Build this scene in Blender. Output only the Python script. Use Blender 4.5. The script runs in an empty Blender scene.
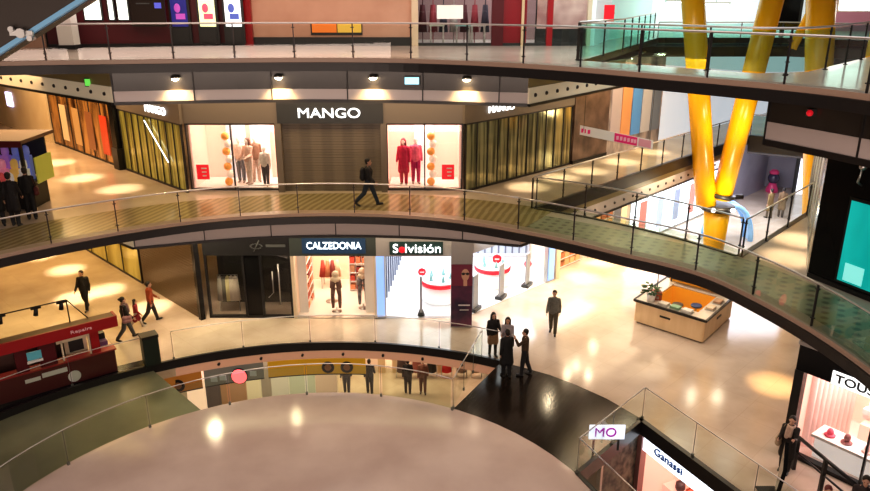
import bpy, math, random
from mathutils import Vector, Matrix
from mathutils.geometry import tessellate_polygon
random.seed(7)
SC = bpy.context.scene
COL = SC.collection
PI = math.pi

# ------------------------------------------------------------------ camera model (used to survey the place)
F = 730.0; T = math.atan(250 / F); S = math.sin(T); CO = math.cos(T); ZC = 12.2
Z0, Z1, Z2, Z3 = -5.2, 0.0, 5.2, 10.35
def G(x, y, z):
    u = (y - 245.5) / F; t = (ZC - z) / (S + u * CO)
    return ((x - 435) / F * t, t * (CO - u * S), z)
def AY(x, y, Y):
    u = (y - 245.5) / F; t = Y / (CO - u * S)
    return ((x - 435) / F * t, Y, ZC - t * (S + u * CO))

# ------------------------------------------------------------------ materials
MATS = {}
def mat(name, col, rough=0.5, metal=0.0, emit=0.0, ecol=None, spec=0.5):
    if name in MATS: return MATS[name]
    m = bpy.data.materials.new(name); m.use_nodes = True
    b = m.node_tree.nodes['Principled BSDF']
    b.inputs['Base Color'].default_value = (*col, 1)
    b.inputs['Roughness'].default_value = rough
    b.inputs['Metallic'].default_value = metal
    b.inputs['Specular IOR Level'].default_value = spec
    if emit:
        b.inputs['Emission Color'].default_value = (*(ecol or col), 1)
        b.inputs['Emission Strength'].default_value = emit
    MATS[name] = m
    return m
def nodes(m): return m.node_tree.nodes, m.node_tree.links, m.node_tree.nodes['Principled BSDF']
def noisy(name, c1, c2, scale=3.0, rough=0.5, metal=0.0, detail=4, spec=0.5, stretch=(1, 1, 1), rot=0.0, lo=.35, hi=.65, emit=0):
    if name in MATS: return MATS[name]
    m = mat(name, c1, rough, metal, 0, None, spec); n, l, b = nodes(m)
    tc = n.new('ShaderNodeTexCoord'); mp = n.new('ShaderNodeMapping')
    mp.inputs['Scale'].default_value = stretch; mp.inputs['Rotation'].default_value = (0, 0, rot)
    nz = n.new('ShaderNodeTexNoise'); nz.inputs['Scale'].default_value = scale; nz.inputs['Detail'].default_value = detail
    cr = n.new('ShaderNodeValToRGB')
    cr.color_ramp.elements[0].position = lo; cr.color_ramp.elements[1].position = hi
    cr.color_ramp.elements[0].color = (*c1, 1); cr.color_ramp.elements[1].color = (*c2, 1)
    l.new(tc.outputs['Object'], mp.inputs[0]); l.new(mp.outputs[0], nz.inputs['Vector'])
    l.new(nz.outputs['Fac'], cr.inputs[0]); l.new(cr.outputs[0], b.inputs['Base Color'])
    if emit:
        l.new(cr.outputs[0], b.inputs['Emission Color']); b.inputs['Emission Strength'].default_value = emit
    return m
def tiled(name, c1, c2, cm, tile=0.9, rough=0.2, rot=0.0, ns=0.6):
    if name in MATS: return MATS[name]
    m = noisy(name, c1, c2, ns, rough); n, l, b = nodes(m)
    cr = [x for x in n if x.type == 'VALTORGB'][0]
    tc = [x for x in n if x.type == 'TEX_COORD'][0]
    mp = n.new('ShaderNodeMapping'); mp.inputs['Rotation'].default_value = (0, 0, rot)
    br = n.new('ShaderNodeTexBrick'); br.offset = 0
    br.inputs['Scale'].default_value = 1; br.inputs['Brick Width'].default_value = tile; br.inputs['Row Height'].default_value = tile
    br.inputs['Mortar Size'].default_value = 0.008
    br.inputs['Color1'].default_value = (1, 1, 1, 1); br.inputs['Color2'].default_value = (.95, .95, .95, 1); br.inputs['Mortar'].default_value = (*cm, 1)
    mx = n.new('ShaderNodeMix'); mx.data_type = 'RGBA'; mx.blend_type = 'MULTIPLY'; mx.inputs[0].default_value = 1
    l.new(tc.outputs['Object'], mp.inputs[0]); l.new(mp.outputs[0], br.inputs['Vector'])
    l.new(cr.outputs[0], mx.inputs[6]); l.new(br.outputs['Color'], mx.inputs[7]); l.new(mx.outputs[2], b.inputs['Base Color'])
    return m
def striped(name, c1, c2, rot, scale, rough=0.25, cross=False, dist=0.6, metal=0):
    if name in MATS: return MATS[name]
    m = mat(name, c1, rough, metal); n, l, b = nodes(m)
    tc = n.new('ShaderNodeTexCoord'); prev = None
    for a in ([rot, rot + PI / 2] if cross else [rot]):
        mp = n.new('ShaderNodeMapping'); mp.inputs['Rotation'].default_value = (0, 0, a)
        w = n.new('ShaderNodeTexWave'); w.inputs['Scale'].default_value = scale; w.inputs['Distortion'].default_value = dist
        w.inputs['Detail'].default_value = 1
        l.new(tc.outputs['Object'], mp.inputs[0]); l.new(mp.outputs[0], w.inputs['Vector'])
        if prev is None: prev = w.outputs['Fac']
        else:
            mm = n.new('ShaderNodeMath'); mm.operation = 'MULTIPLY'
            l.new(prev, mm.inputs[0]); l.new(w.outputs['Fac'], mm.inputs[1]); prev = mm.outputs[0]
    cr = n.new('ShaderNodeValToRGB')
    cr.color_ramp.elements[0].position = .25; cr.color_ramp.elements[1].position = .75
    cr.color_ramp.elements[0].color = (*c1, 1); cr.color_ramp.elements[1].color = (*c2, 1)
    l.new(prev, cr.inputs[0]); l.new(cr.outputs[0], b.inputs['Base Color'])
    return m
def glassy(name, tint, gloss=0.08, rough=0.02, gcol=(1, 1, 1)):
    if name in MATS: return MATS[name]
    m = bpy.data.materials.new(name); m.use_nodes = True
    n, l = m.node_tree.nodes, m.node_tree.links
    n.clear()
    o = n.new('ShaderNodeOutputMaterial'); mx = n.new('ShaderNodeMixShader')
    t = n.new('ShaderNodeBsdfTransparent'); t.inputs[0].default_value = (*tint, 1)
    g = n.new('ShaderNodeBsdfGlossy'); g.inputs['Roughness'].default_value = rough; g.inputs[0].default_value = (*gcol, 1)
    lw = n.new('ShaderNodeLayerWeight'); lw.inputs[0].default_value = 0.25
    ma = n.new('ShaderNodeMath'); ma.operation = 'MULTIPLY_ADD'; ma.inputs[1].default_value = 0.35; ma.inputs[2].default_value = gloss
    l.new(lw.outputs['Fresnel'], ma.inputs[0]); l.new(ma.outputs[0], mx.inputs[0])
    l.new(t.outputs[0], mx.inputs[1]); l.new(g.outputs[0], mx.inputs[2]); l.new(mx.outputs[0], o.inputs[0])
    MATS[name] = m
    return m

M = {}
def setm(k, m): M[k] = m
setm('floor1', tiled('floor beige stone', (.50, .40, .32), (.63, .52, .43), (.88, .86, .84), 1.2, .13, PI / 4))
setm('disc', noisy('floor pink stone', (.58, .46, .42), (.72, .60, .55), .45, .13, 0, 6))
setm('dark', striped('dark plank floor', (.008, .006, .005), (.026, .018, .013), .55, 2.0, .16))
setm('greendeck', noisy('deck with painted reflection', (.15, .16, .10), (.24, .25, .16), .5, .3))  # green tone stands in for the reflection in the glass railing
setm('ring2', striped('striped gallery floor', (.24, .185, .085), (.38, .30, .155), .3, 1.25, .2, False, 1.2))
setm('ring2r', striped('lattice gallery floor', (.30, .29, .20), (.145, .14, .105), .5, .95, .25, True, .3))
setm('floor3', tiled('floor upper pink stone', (.62, .52, .46), (.72, .62, .55), (.9, .88, .86), 1.2, .16, PI / 4))
setm('white', mat('white paint', (.8, .78, .75), .5))
setm('cream', noisy('cream plaster', (.74, .62, .44), (.80, .69, .52), 1.0, .45))
setm('nosing', mat('black slab edge', (.018, .016, .016), .35))
setm('kerb', mat('tan kerb stone', (.36, .26, .20), .4))
setm('slabside', mat('slab side grey', (.09, .08, .075), .5))
setm('ceil', mat('ceiling grey', (.42, .39, .36), .7))
setm('ceildark', mat('soffit dark', (.05, .045, .04), .6))
setm('bulkdark', noisy('brown black glass band', (.035, .03, .026), (.06, .05, .042), .4, .18))
setm('bulklight', mat('pale grey soffit panel', (.60, .53, .51), .35))
setm('bulkcream', mat('cream soffit panel', (.78, .68, .50), .4, 0, .16))  # slight glow put into the cream panels to lighten them
setm('steel', mat('brushed steel', (.55, .55, .54), .3, 1))
setm('rail', mat('handrail steel', (.62, .60, .58), .28, .85))
setm('darksteel', mat('dark post steel', (.045, .042, .042), .4, .5))
setm('black', mat('black paint', (.012, .012, .013), .35))
setm('blackgloss', mat('black gloss', (.008, .008, .009), .16, 0, 0, None, .25))
setm('charcoal', mat('charcoal panel', (.035, .037, .038), .4))
setm('yellow', mat('yellow column paint', (.95, .50, .008), .26))
setm('red', mat('red paint', (.36, .010, .016), .35))
setm('darkred', mat('dark red paint', (.10, .006, .012), .4))
setm('shutter', striped('grey shutter', (.16, .13, .10), (.21, .175, .13), 0, .4, .45))
setm('brownwall', mat('brown storefront wall', (.20, .165, .135), .4))
setm('railpost', mat('slim rail post', (.16, .17, .15), .4, .3))
setm('glass', glassy('clear rail glass', (.88, .92, .87), .05))
setm('glassgreen', glassy('green rail glass', (.72, .80, .68), .07))
setm('glassteal', glassy('teal rail glass', (.55, .82, .76), .06))
setm('shopglass', glassy('shop glass', (.97, .97, .97), .02))
setm('darkglass', mat('dark mirror glass', (.010, .011, .010), .06, 0, 0, None, .8))
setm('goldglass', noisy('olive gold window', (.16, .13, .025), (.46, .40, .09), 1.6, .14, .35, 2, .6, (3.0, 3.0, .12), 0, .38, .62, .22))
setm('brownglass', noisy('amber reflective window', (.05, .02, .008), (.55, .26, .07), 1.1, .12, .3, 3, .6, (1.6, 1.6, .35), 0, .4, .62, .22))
setm('multi', noisy('colourful poster wall', (.12, .10, .10), (.62, .5, .42), 1.4, .3, 0, 3, .5, (1, 1, .5), 0, .35, .65, .2))
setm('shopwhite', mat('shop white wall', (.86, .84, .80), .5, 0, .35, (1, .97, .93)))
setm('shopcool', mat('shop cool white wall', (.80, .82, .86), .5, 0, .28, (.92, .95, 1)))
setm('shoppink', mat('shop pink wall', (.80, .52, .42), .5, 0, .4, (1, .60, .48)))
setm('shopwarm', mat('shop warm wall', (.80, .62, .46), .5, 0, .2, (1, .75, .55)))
setm('glow', mat('white letter light', (1, 1, 1), .5, 0, 2.2, (.92, .97, 1)))
setm('glowblue', mat('blue white letter light', (1, 1, 1), .5, 0, 3, (.75, .9, 1)))
setm('lettergrey', mat('dim grey letter', (.10, .11, .11), .5))
setm('lamp', mat('lamp diffuser', (1, .9, .7), .5, 0, 60, (1, .84, .58)))
setm('lampstrong', mat('strong lamp diffuser', (1, .9, .7), .5, 0, 220, (1, .84, .58)))
setm('lampw', mat('white lamp diffuser', (1, 1, 1), .5, 0, 5, (1, .97, .92)))
setm('signblue', mat('blue light pilaster', (.25, .45, .9), .4, 0, .75, (.30, .52, 1)))
setm('skin', mat('skin', (.52, .30, .21), .5))
setm('hairdark', mat('dark hair', (.015, .011, .009), .5))
setm('eye', mat('eye', (.02, .015, .012), .2))
setm('lip', mat('lip', (.32, .10, .09), .5))
setm('wood', noisy('light wood', (.66, .48, .28), (.74, .56, .35), 3, .4, 0, 4, .5, (1, 1, .15)))
setm('orange', mat('orange panel', (.75, .32, .03), .4, 0, .25))
setm('leaf', noisy('leaf green', (.02, .06, .02), (.06, .13, .04), 9, .5))
setm('teal', noisy('teal screen', (.0, .30, .28), (.01, .50, .46), .9, .3, 0, 2, .5, (1, 1, .3), 0, .3, .7, .75))
setm('salmon', noisy('salmon hoarding', (.56, .33, .23), (.64, .40, .29), .7, .5))
setm('greywall', noisy('grey violet wall', (.30, .29, .36), (.38, .37, .44), .5, .5))
setm('magenta', mat('magenta print', (.60, .02, .14), .5, 0, .25))
setm('redlight', mat('red sign', (.75, .015, .03), .4, 0, .5))

# ------------------------------------------------------------------ mesh builder
class MB:
    def __init__(s): s.v = []; s.f = []; s.mi = []; s.cur = 0; s.sm = []
    def m(s, i): s.cur = i; return s
    def face(s, idx, smooth=False): s.f.append(tuple(idx)); s.mi.append(s.cur); s.sm.append(smooth)
    def quad(s, a, b, c, d): s.poly([a, b, c, d]); return s
    def poly(s, pts):
        k = len(s.v); s.v += [tuple(p) for p in pts]; s.face(range(k, k + len(pts))); return s
    def box(s, c, size, rz=0.0):
        k = len(s.v); hx, hy, hz = size[0] / 2, size[1] / 2, size[2] / 2; ca, sa = math.cos(rz), math.sin(rz)
        for dz in (-hz, hz):
            for dx, dy in ((-hx, -hy), (hx, -hy), (hx, hy), (-hx, hy)):
                s.v.append((c[0] + dx * ca - dy * sa, c[1] + dx * sa + dy * ca, c[2] + dz))
        for q in ((0, 3, 2, 1), (4, 5, 6, 7), (0, 1, 5, 4), (1, 2, 6, 5), (2, 3, 7, 6), (3, 0, 4, 7)): s.face([k + i for i in q])
        return s
    def boxz(s, x, y, z0, z1, sx, sy, rz=0.0): return s.box((x, y, (z0 + z1) / 2), (sx, sy, z1 - z0), rz)
    def seg(s, p, q, z0, z1, th, off=0.0):      # upright wall piece from p to q
        dx, dy = q[0] - p[0], q[1] - p[1]; L = math.hypot(dx, dy) or 1e-6; a = math.atan2(dy, dx)
        nx, ny = -dy / L, dx / L
        return s.box(((p[0] + q[0]) / 2 + nx * off, (p[1] + q[1]) / 2 + ny * off, (z0 + z1) / 2), (L, th, z1 - z0), a)
    def prism(s, poly, z0, z1):
        n = len(poly); k = len(s.v)
        s.v += [(x, y, z0) for x, y in poly] + [(x, y, z1) for x, y in poly]
        for t in tessellate_polygon([[Vector((x, y, 0)) for x, y in poly]]):
            a, b, c = t
            ax, ay = poly[a]; bx, by = poly[b]; cx, cy = poly[c]
            if (bx - ax) * (cy - ay) - (by - ay) * (cx - ax) < 0: a, b, c = a, c, b
            s.face((k + n + a, k + n + b, k + n + c)); s.face((k + a, k + c, k + b))
        for i in range(n):
            j = (i + 1) % n; s.face((k + i, k + j, k + n + j, k + n + i))
        return s
    def cone(s, p, q, r0, r1, seg=12, caps=True):
        p, q = Vector(p), Vector(q); d = (q - p).normalized()
        a = d.orthogonal().normalized(); b = d.cross(a); k = len(s.v)
        for c, r in ((p, r0), (q, r1)):
            for i in range(seg):
                t = 2 * PI * i / seg; s.v.append(tuple(c + a * (r * math.cos(t)) + b * (r * math.sin(t))))
        for i in range(seg):
            j = (i + 1) % seg; s.face((k + i, k + j, k + seg + j, k + seg + i), True)
        if caps:
            s.face([k + i for i in range(seg)][::-1]); s.face([k + seg + i for i in range(seg)])
        return s
    def tube(s, pts, r, seg=8):
        pts = [Vector(p) for p in pts]; k = len(s.v); n = len(pts)
        for i, p in enumerate(pts):
            d = (pts[min(i + 1, n - 1)] - pts[max(i - 1, 0)]).normalized()
            up = Vector((0, 0, 1)) if abs(d.z) < .95 else Vector((1, 0, 0))
            a = d.cross(up).normalized(); b = a.cross(d)
            for j in range(seg):
                t = 2 * PI * j / seg; s.v.append(tuple(p + a * (r * math.cos(t)) + b * (r * math.sin(t))))
        for i in range(n - 1):
            for j in range(seg):
                jj = (j + 1) % seg; s.face((k + i * seg + j, k + i * seg + jj, k + (i + 1) * seg + jj, k + (i + 1) * seg + j), True)
        s.face([k + j for j in range(seg)][::-1]); s.face([k + (n - 1) * seg + j for j in range(seg)])
        return s
    def lathe(s, c, prof, seg=16):
        k = len(s.v); n = len(prof)
        for r, z in prof:
            for j in range(seg):
                t = 2 * PI * j / seg; s.v.append((c[0] + r * math.cos(t), c[1] + r * math.sin(t), c[2] + z))
        for i in range(n - 1):
            for j in range(seg):
                jj = (j + 1) % seg; s.face((k + i * seg + j, k + i * seg + jj, k + (i + 1) * seg + jj, k + (i + 1) * seg + j), True)
        s.face([k + j for j in range(seg)][::-1]); s.face([k + (n - 1) * seg + j for j in range(seg)])
        return s
    def ball(s, c, r, sx=1, sy=1, sz=1, seg=12, rings=8, rot=None):
        k = len(s.v); R = rot or Matrix.Identity(3); c = Vector(c)
        for i in range(rings + 1):
            ph = PI * i / rings
            for j in range(seg):
                t = 2 * PI * j / seg
                s.v.append(tuple(c + R @ Vector((r * sx * math.sin(ph) * math.cos(t), r * sy * math.sin(ph) * math.sin(t), -r * sz * math.cos(ph)))))
        for i in range(rings):
            for j in range(seg):
                jj = (j + 1) % seg; s.face((k + i * seg + j, k + i * seg + jj, k + (i + 1) * seg + jj, k + (i + 1) * seg + j), True)
        return s
    def cap(s, p, q, r0, r1, seg=10):           # tapered capsule
        s.cone(p, q, r0, r1, seg); s.ball(p, r0, seg=seg, rings=6); s.ball(q, r1, seg=seg, rings=6); return s
    def mesh(s, name, mats, org=(0, 0, 0)):
        me = bpy.data.meshes.new(name)
        me.from_pydata([(x - org[0], y - org[1], z - org[2]) for x, y, z in s.v], [], s.f)
        for m in (mats if isinstance(mats, (list, tuple)) else [mats]): me.materials.append(m)
        me.polygons.foreach_set('material_index', s.mi); me.polygons.foreach_set('use_smooth', s.sm)
        me.update()
        return me
ORG = {}
def link(name, data, parent=None, org=(0, 0, 0)):
    o = bpy.data.objects.new(name, data); COL.objects.link(o)
    if parent is not None: o.parent = parent; ORG[o.name] = ORG[parent.name]
    else: o.location = org; ORG[o.name] = tuple(org)
    return o
def tag(o, label=None, cat=None, group=None, kind=None):
    if label: o['label'] = label
    if cat: o['category'] = cat
    if group: o['group'] = group
    if kind: o['kind'] = kind
    return o
def part(name, mb, mats, parent, label=None):
    o = link(name, mb.mesh(name, mats, ORG[parent.name]), parent)
    if label: o['label'] = label
    return o
def solid(name, mb, mats, label, cat, group=None):      # a thing that is one mesh
    xs = [v[0] for v in mb.v]; ys = [v[1] for v in mb.v]; zs = [v[2] for v in mb.v]
    org = ((min(xs) + max(xs)) / 2, (min(ys) + max(ys)) / 2, min(zs))
    o = link(name, mb.mesh(name, mats, org), None, org)
    return tag(o, label, cat, group)
def thing(name, loc, label, cat, group=None):
    return tag(link(name, None, None, loc), label, cat, group)
def struct(name, mb, mats, label=None, parent=None):
    if parent is None:
        o = link(name, mb.mesh(name, mats), None); o['kind'] = 'structure'
    else: o = part(name, mb, mats, parent)
    if label: o['label'] = label
    return o
def copy_thing(root, loc, rz=None, label=None, group=None):
    r = root.copy(); COL.objects.link(r); r.location = loc
    if rz is not None: r.rotation_euler = (0, 0, rz)
    if label: r['label'] = label
    if group: r['group'] = group
    ORG[r.name] = tuple(loc)
    for ch in list(root.children):
        c = ch.copy(); COL.objects.link(c); c.parent = r; ORG[c.name] = tuple(loc)
        for g in list(ch.children):
            d = g.copy(); COL.objects.link(d); d.parent = c
    return r
def letters(text, size, pos, dirv, mat_, parent, name='lettering', up=(0, 0, 1), depth=.02, bold=0.0, squash=1.0, width=None):
    cu = bpy.data.curves.new('lettering', 'FONT'); cu.body = text; cu.size = size; cu.align_x = 'CENTER'; cu.align_y = 'CENTER'
    cu.extrude = depth; cu.offset = bold
    tmp = bpy.data.objects.new('tmp', cu); COL.objects.link(tmp)
    dg = bpy.context.evaluated_depsgraph_get()
    me = bpy.data.meshes.new_from_object(tmp.evaluated_get(dg))
    bpy.data.objects.remove(tmp); 
    d = Vector(dirv).normalized(); u = Vector(up).normalized(); n = d.cross(u)
    org = Vector(ORG[parent.name]); p = Vector(pos)
    xs = [v.co.x for v in me.vertices]
    k = (width / (max(xs) - min(xs))) if width else squash
    for v in me.vertices: v.co = p - org + d * (v.co.x * k) + u * v.co.y + n * v.co.z
    me.materials.clear(); me.materials.append(mat_)
    return link(name, me, parent)

# ------------------------------------------------------------------ plan
CX, CY = -3.5, 12.0
def arc(cx, cy, R, a0, a1, n): return [(cx + R * math.cos(math.radians(a0 + (a1 - a0) * i / n)), cy + R * math.sin(math.radians(a0 + (a1 - a0) * i / n))) for i in range(n + 1)]
def smooth(pts, n=6):
    out = []
    for i in range(len(pts) - 1):
        p0 = pts[max(i - 1, 0)]; p1 = pts[i]; p2 = pts[i + 1]; p3 = pts[min(i + 2, len(pts) - 1)]
        for k in range(n):
            t = k / n
            out.append(tuple(.5 * ((2 * p1[d]) + (-p0[d] + p2[d]) * t + (2 * p0[d] - 5 * p1[d] + 4 * p2[d] - p3[d]) * t * t + (-p0[d] + 3 * p1[d] - 3 * p2[d] + p3[d]) * t ** 3) for d in (0, 1)))
    out.append(pts[-1]); return out
def polar(tab, n=46):           # radius table (angle deg, R) -> rim points, left to right
    tab = smooth(tab, 8); return [(CX + r * math.cos(math.radians(a)), CY + r * math.sin(math.radians(a))) for a, r in tab]
RIM2 = polar([(216, 11.9), (180, 11.7), (150, 11.45), (128, 11.3), (108, 11.45), (90, 11.48), (72, 11.5), (58, 11.4), (46, 11.45), (40, 11.55), (34, 11.85), (28, 12.05), (20, 12.0), (10, 12.0), (-2, 12.0), (-14, 12.0)])
RIM3 = smooth([(-30, 13.5), (-20, 18.6), (-12.1, 20.75), (-9.2, 21.3), (-6.3, 21.75), (-3.6, 21.95), (-.9, 21.7), (1.6, 20.6), (3.5, 19.2), (5.1, 17.5), (6.6, 15.9), (7.7, 14.4), (8.4, 12.6), (8.8, 10.5)])
RIM1 = arc(CX, CY, 12.42, 214, 62, 44)
def offset_path(path, d):       # shift a path sideways (left of travel positive)
    out = []
    for i, p in enumerate(path):
        a = path[max(i - 1, 0)]; b = path[min(i + 1, len(path) - 1)]
        dx, dy = b[0] - a[0], b[1] - a[1]; L = math.hypot(dx, dy) or 1
        out.append((p[0] - dy / L * d, p[1] + dx / L * d))
    return out
def slab(name, loops, z1, z0, mtop, mside, mbot=None, label=None):
    mb = MB(); allp = []
    tri = tessellate_polygon([[Vector((x, y, 0)) for x, y in lp] for lp in loops])
    for lp in loops: allp += lp
    n = len(allp); mb.v = [(x, y, z1) for x, y in allp] + [(x, y, z0) for x, y in allp]
    for a, b, c in tri:
        ax, ay = allp[a]; bx, by = allp[b]; cx, cy = allp[c]
        if (bx - ax) * (cy - ay) - (by - ay) * (cx - ax) < 0: b, c = c, b
        mb.cur = 0; mb.face((a, b, c)); mb.cur = 2; mb.face((n + a, n + c, n + b))
    k = 0; mb.cur = 1
    for lp in loops:
        for i in range(len(lp)):
            j = (i + 1) % len(lp); mb.face((k + i, k + j, n + k + j, n + k + i))
        k += len(lp)
    return struct(name, mb, [mtop, mside, mbot or M['ceildark']], label)
def strip(path, d0, d1, z0, z1, mb=None):       # band following a path between two side offsets
    mb = mb or MB(); a = offset_path(path, d0); b = offset_path(path, d1); k = len(mb.v); n = len(path)
    for i in range(n): mb.v += [(*a[i], z0), (*b[i], z0), (*b[i], z1), (*a[i], z1)]
    for i in range(n - 1):
        for j in range(4):
            jj = (j + 1) % 4; mb.face((k + 4 * i + j, k + 4 * i + jj, k + 4 * i + 4 + jj, k + 4 * i + 4 + j))
    mb.face((k, k + 3, k + 2, k + 1)); mb.face((k + 4 * n - 4, k + 4 * n - 3, k + 4 * n - 2, k + 4 * n - 1))
    return mb

# ---- level 1
DISC = (-3.3, 12.85, 8.05)
HA, HB, HC_, HD = (3.83, 16.65), (6.3, 19.3), (9.0, 13.6), (5.7, 12.2)
L1 = [(-45, 60), (-45, 5.05)] + [(-13.8, 5.05)] + RIM1[0:] + [(3.1, 22.55), (3.9, 22.05), (4.7, 21.35), (5.5, 20.5), HB, HC_, (9.6, 12.3), (45, 12.3), (45, 60)]
slab('floor', [L1], Z1, -.24, M['floor1'], M['nosing'])
dl = arc(*DISC, 0, 360, 72)[:-1]
slab('floor', [dl], Z1, -.26, M['disc'], M['nosing'])
def disc_pt(a): return (DISC[0] + DISC[2] * math.cos(math.radians(a)), DISC[1] + DISC[2] * math.sin(math.radians(a)))
aR = math.degrees(math.atan2(20.0 - DISC[1], .63 - DISC[0])); aA = math.degrees(math.atan2(HA[1] - DISC[1], HA[0] - DISC[0]))
DB = [RIM1[-1], (3.1, 22.55), (3.9, 22.05), (4.7, 21.35), (5.5, 20.5), HB, HA, (4.72, 14.6), disc_pt(6)] + [disc_pt(a) for a in (10, 16, 22, 28, 34, 40, 46, 52, 57)] + [disc_pt(aR)]
slab('floor', [DB], Z1 - .004, -.35, M['dark'], M['nosing'])
aL = math.degrees(math.atan2(19.94 - DISC[1], -7.22 - DISC[0]))
LB = [disc_pt(a) for a in [aL + i * (205 - aL) / 12 for i in range(13)]]
rimL = [p for p in RIM1 if p[0] < -9.35]
LB = LB + rimL
slab('floor', [LB], Z1 - .16, -.5, M['greendeck'], M['nosing'])
# ---- level 0
slab('floor', [[(-45, 5), (45, 5), (45, 60), (-45, 60)]], Z0, Z0 - .3, M['floor1'], M['slabside'])
# ---- level 2
VL0, VL1, VR0, VR1 = (3.45, 24.35), (16.6, 38.3), (8.6, 19.55), (22.6, 34.6)
a0 = math.degrees(math.atan2(VL0[1] - CY, VL0[0] - CX)); a1 = math.degrees(math.atan2(VR0[1] - CY, VR0[0] - CX))
INNER = arc(CX, CY, 14.25, a0, a1, 14)
L2o = [(-45, 60), (-45, 5.05), (-13.6, 5.05)] + RIM2 + [(12, 9.2), (45, 9.2), (45, 60)]
VOID2 = INNER + [VR1, VL1]
slab('floor', [L2o, VOID2], Z2, Z2 - .24, M['floor1'], M['nosing'])
# gallery band on the ring: striped left of the bridge, lattice pattern on the bridge
iJ = min(range(len(RIM2)), key=lambda i: (RIM2[i][0] - 2.6) ** 2 + (RIM2[i][1] - 21.5) ** 2)
struct('floor', strip(RIM2[:iJ + 1], .45, 2.95, Z2 + .004, Z2 + .012), M['ring2'])
struct('floor', strip(RIM2[iJ:], .45, 2.15, Z2 + .004, Z2 + .012), M['ring2r'])
# ---- level 3
V3 = [(4.4, 22.6), (6.6, 20.4), (8.1, 18.75), (9.6, 19.2), (20.5, 31.5), (16.2, 35.2), (10.4, 35.2)]
L3o = [(-45, 60), (-45, 13.5)] + RIM3 + [(9.2, 9.2), (45, 9.2), (45, 60)]
slab('floor', [L3o, V3], Z3, Z3 - .24, M['floor3'], M['nosing'])
struct('floor', strip([p for p in RIM1 if p[0] < -9.6], .05, .62, .002, .012), mat('painted shade strip', (.012, .014, .022), .25))  # dark strip painted on the floor for the shade in front of the kiosk
# kerbs along the rims
tn = [0]
def trim(mb, m, label=None):
    tn[0] += 1; return struct('trim_%d' % tn[0], mb, m, label)
trim(strip(RIM2, .02, .42, Z2, Z2 + .10), M['kerb']); trim(strip(RIM3, .02, .42, Z3, Z3 + .12), M['kerb'])
trim(strip(RIM2, -.05, .05, Z2 - .25, Z2 - .01), M['nosing']); trim(strip(RIM3, -.05, .05, Z3 - .25, Z3 - .01), M['nosing'])
trim(strip(RIM1, -.06, .05, -.25, .07), M['nosing'])
trim(strip(INNER, -.12, -.01, Z2 - .4, Z2 + .03), M['nosing'])
trim(strip([VL1, VL0][::-1], -.0, .16, Z2 - .45, Z2 + .02), M['nosing']); trim(strip([VR0, VR1], -.16, .0, Z2 - .45, Z2 + .02), M['nosing'])
trim(strip([VL1, VR1], -.15, .15, Z2 - .9, Z2 + .05), M['nosing'])
# far edge of the top void
trim(strip([(8.6, 34.4), (16.2, 34.6), (21, 31.2)], -.1, .1, 9.55, 10.0), M['nosing'])
# ---- bulkheads under the rims (dark band, pale panel, dark lower edge)
def bulkhead(path, zb, zs, zt, mlow, mup, edge=.09):
    tn[0] += 1
    o = struct('trim_%d' % tn[0], strip(path, 0, .18, zs, zt), mup)
    part('panel_band', strip(path, -.02, .18, zb + edge, zs), mlow, o)
    part('bottom_edge', strip(path, -.06, .22, zb, zb + edge), M['nosing'], o)
    # panel joints
    jb = MB(); tot = 0; acc = 0
    for i in range(len(path) - 1):
        p, q = path[i], path[i + 1]; L = math.hypot(q[0] - p[0], q[1] - p[1])
        while acc <= L:
            t = acc / L; jb.boxz(p[0] + (q[0] - p[0]) * t, p[1] + (q[1] - p[1]) * t, zb + .05, zt, .035, .09, math.atan2(q[1] - p[1], q[0] - p[0])); acc += 2.3
        acc -= L
    part('panel_joints', jb, M['darksteel'], o)
    return o
B3 = smooth([(-9.5, 21.85), (-6.5, 22.35), (-3.5, 22.5), (-.4, 22.2), (2.7, 21.55)])
B2 = smooth([(-10.3, 23.7), (-7, 24.7), (-3.7, 25.05), (-.3, 24.8), (2.9, 23.95)])
bulkhead(B3, 9.12, 9.52, 10.08, M['bulklight'], M['bulkdark'])
bulkhead(B2, 3.95, 4.75, 4.93, M['bulklight'], M['bulkdark'])
def dotted_fascia(p, q, zb, zs, zt, n, mlow=None):
    tn[0] += 1
    o = struct('trim_%d' % tn[0], MB().seg(p, q, zb + .08, zs, .12), mlow or M['bulkcream'])
    part('bottom_edge', MB().seg(p, q, zb, zb + .08, .2), M['nosing'], o)
    if zt > zs: part('upper_band', MB().seg(p, q, zs, zt, .08), M['bulkup'], o)
    d = MB(); L = math.hypot(q[0] - p[0], q[1] - p[1]); nx, ny = (q[1] - p[1]) / L, -(q[0] - p[0]) / L
    if ny > 0: nx, ny = -nx, -ny
    for i in range(n):
        t = (i + .5) / n; c = Vector((p[0] + (q[0] - p[0]) * t, p[1] + (q[1] - p[1]) * t, (zb + .08 + zs) / 2))
        d.cone(c + Vector((nx, ny, 0)) * .05, c + Vector((nx, ny, 0)) * .10, .065, .05, 8)
    part('fixing_bolts', d, M['darksteel'], o)
setm('bulkup', mat('olive upper band', (.30, .25, .13), .3))
dotted_fascia((-9.5, 21.85), (-17, 27.9), 9.12, 9.66, 10.08, 12)
dotted_fascia((2.7, 21.55), (6.7, 26.5), 9.12, 9.66, 10.08, 10)
dotted_fascia((-10.3, 23.7), (-16, 28.5), 3.95, 4.6, 4.93, 9)
dotted_fascia((2.9, 23.95), (16.1, 38), 3.95, 4.5, 4.93, 26, M['bulklight'])
BR = smooth([(7.62, 16.75), (8.4, 15.2), (9.1, 13.4), (9.5, 11.0)])
bulkhead(BR, 8.93, 9.47, 10.11, M['bulklight'], M['bulkdark'], .14)
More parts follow.
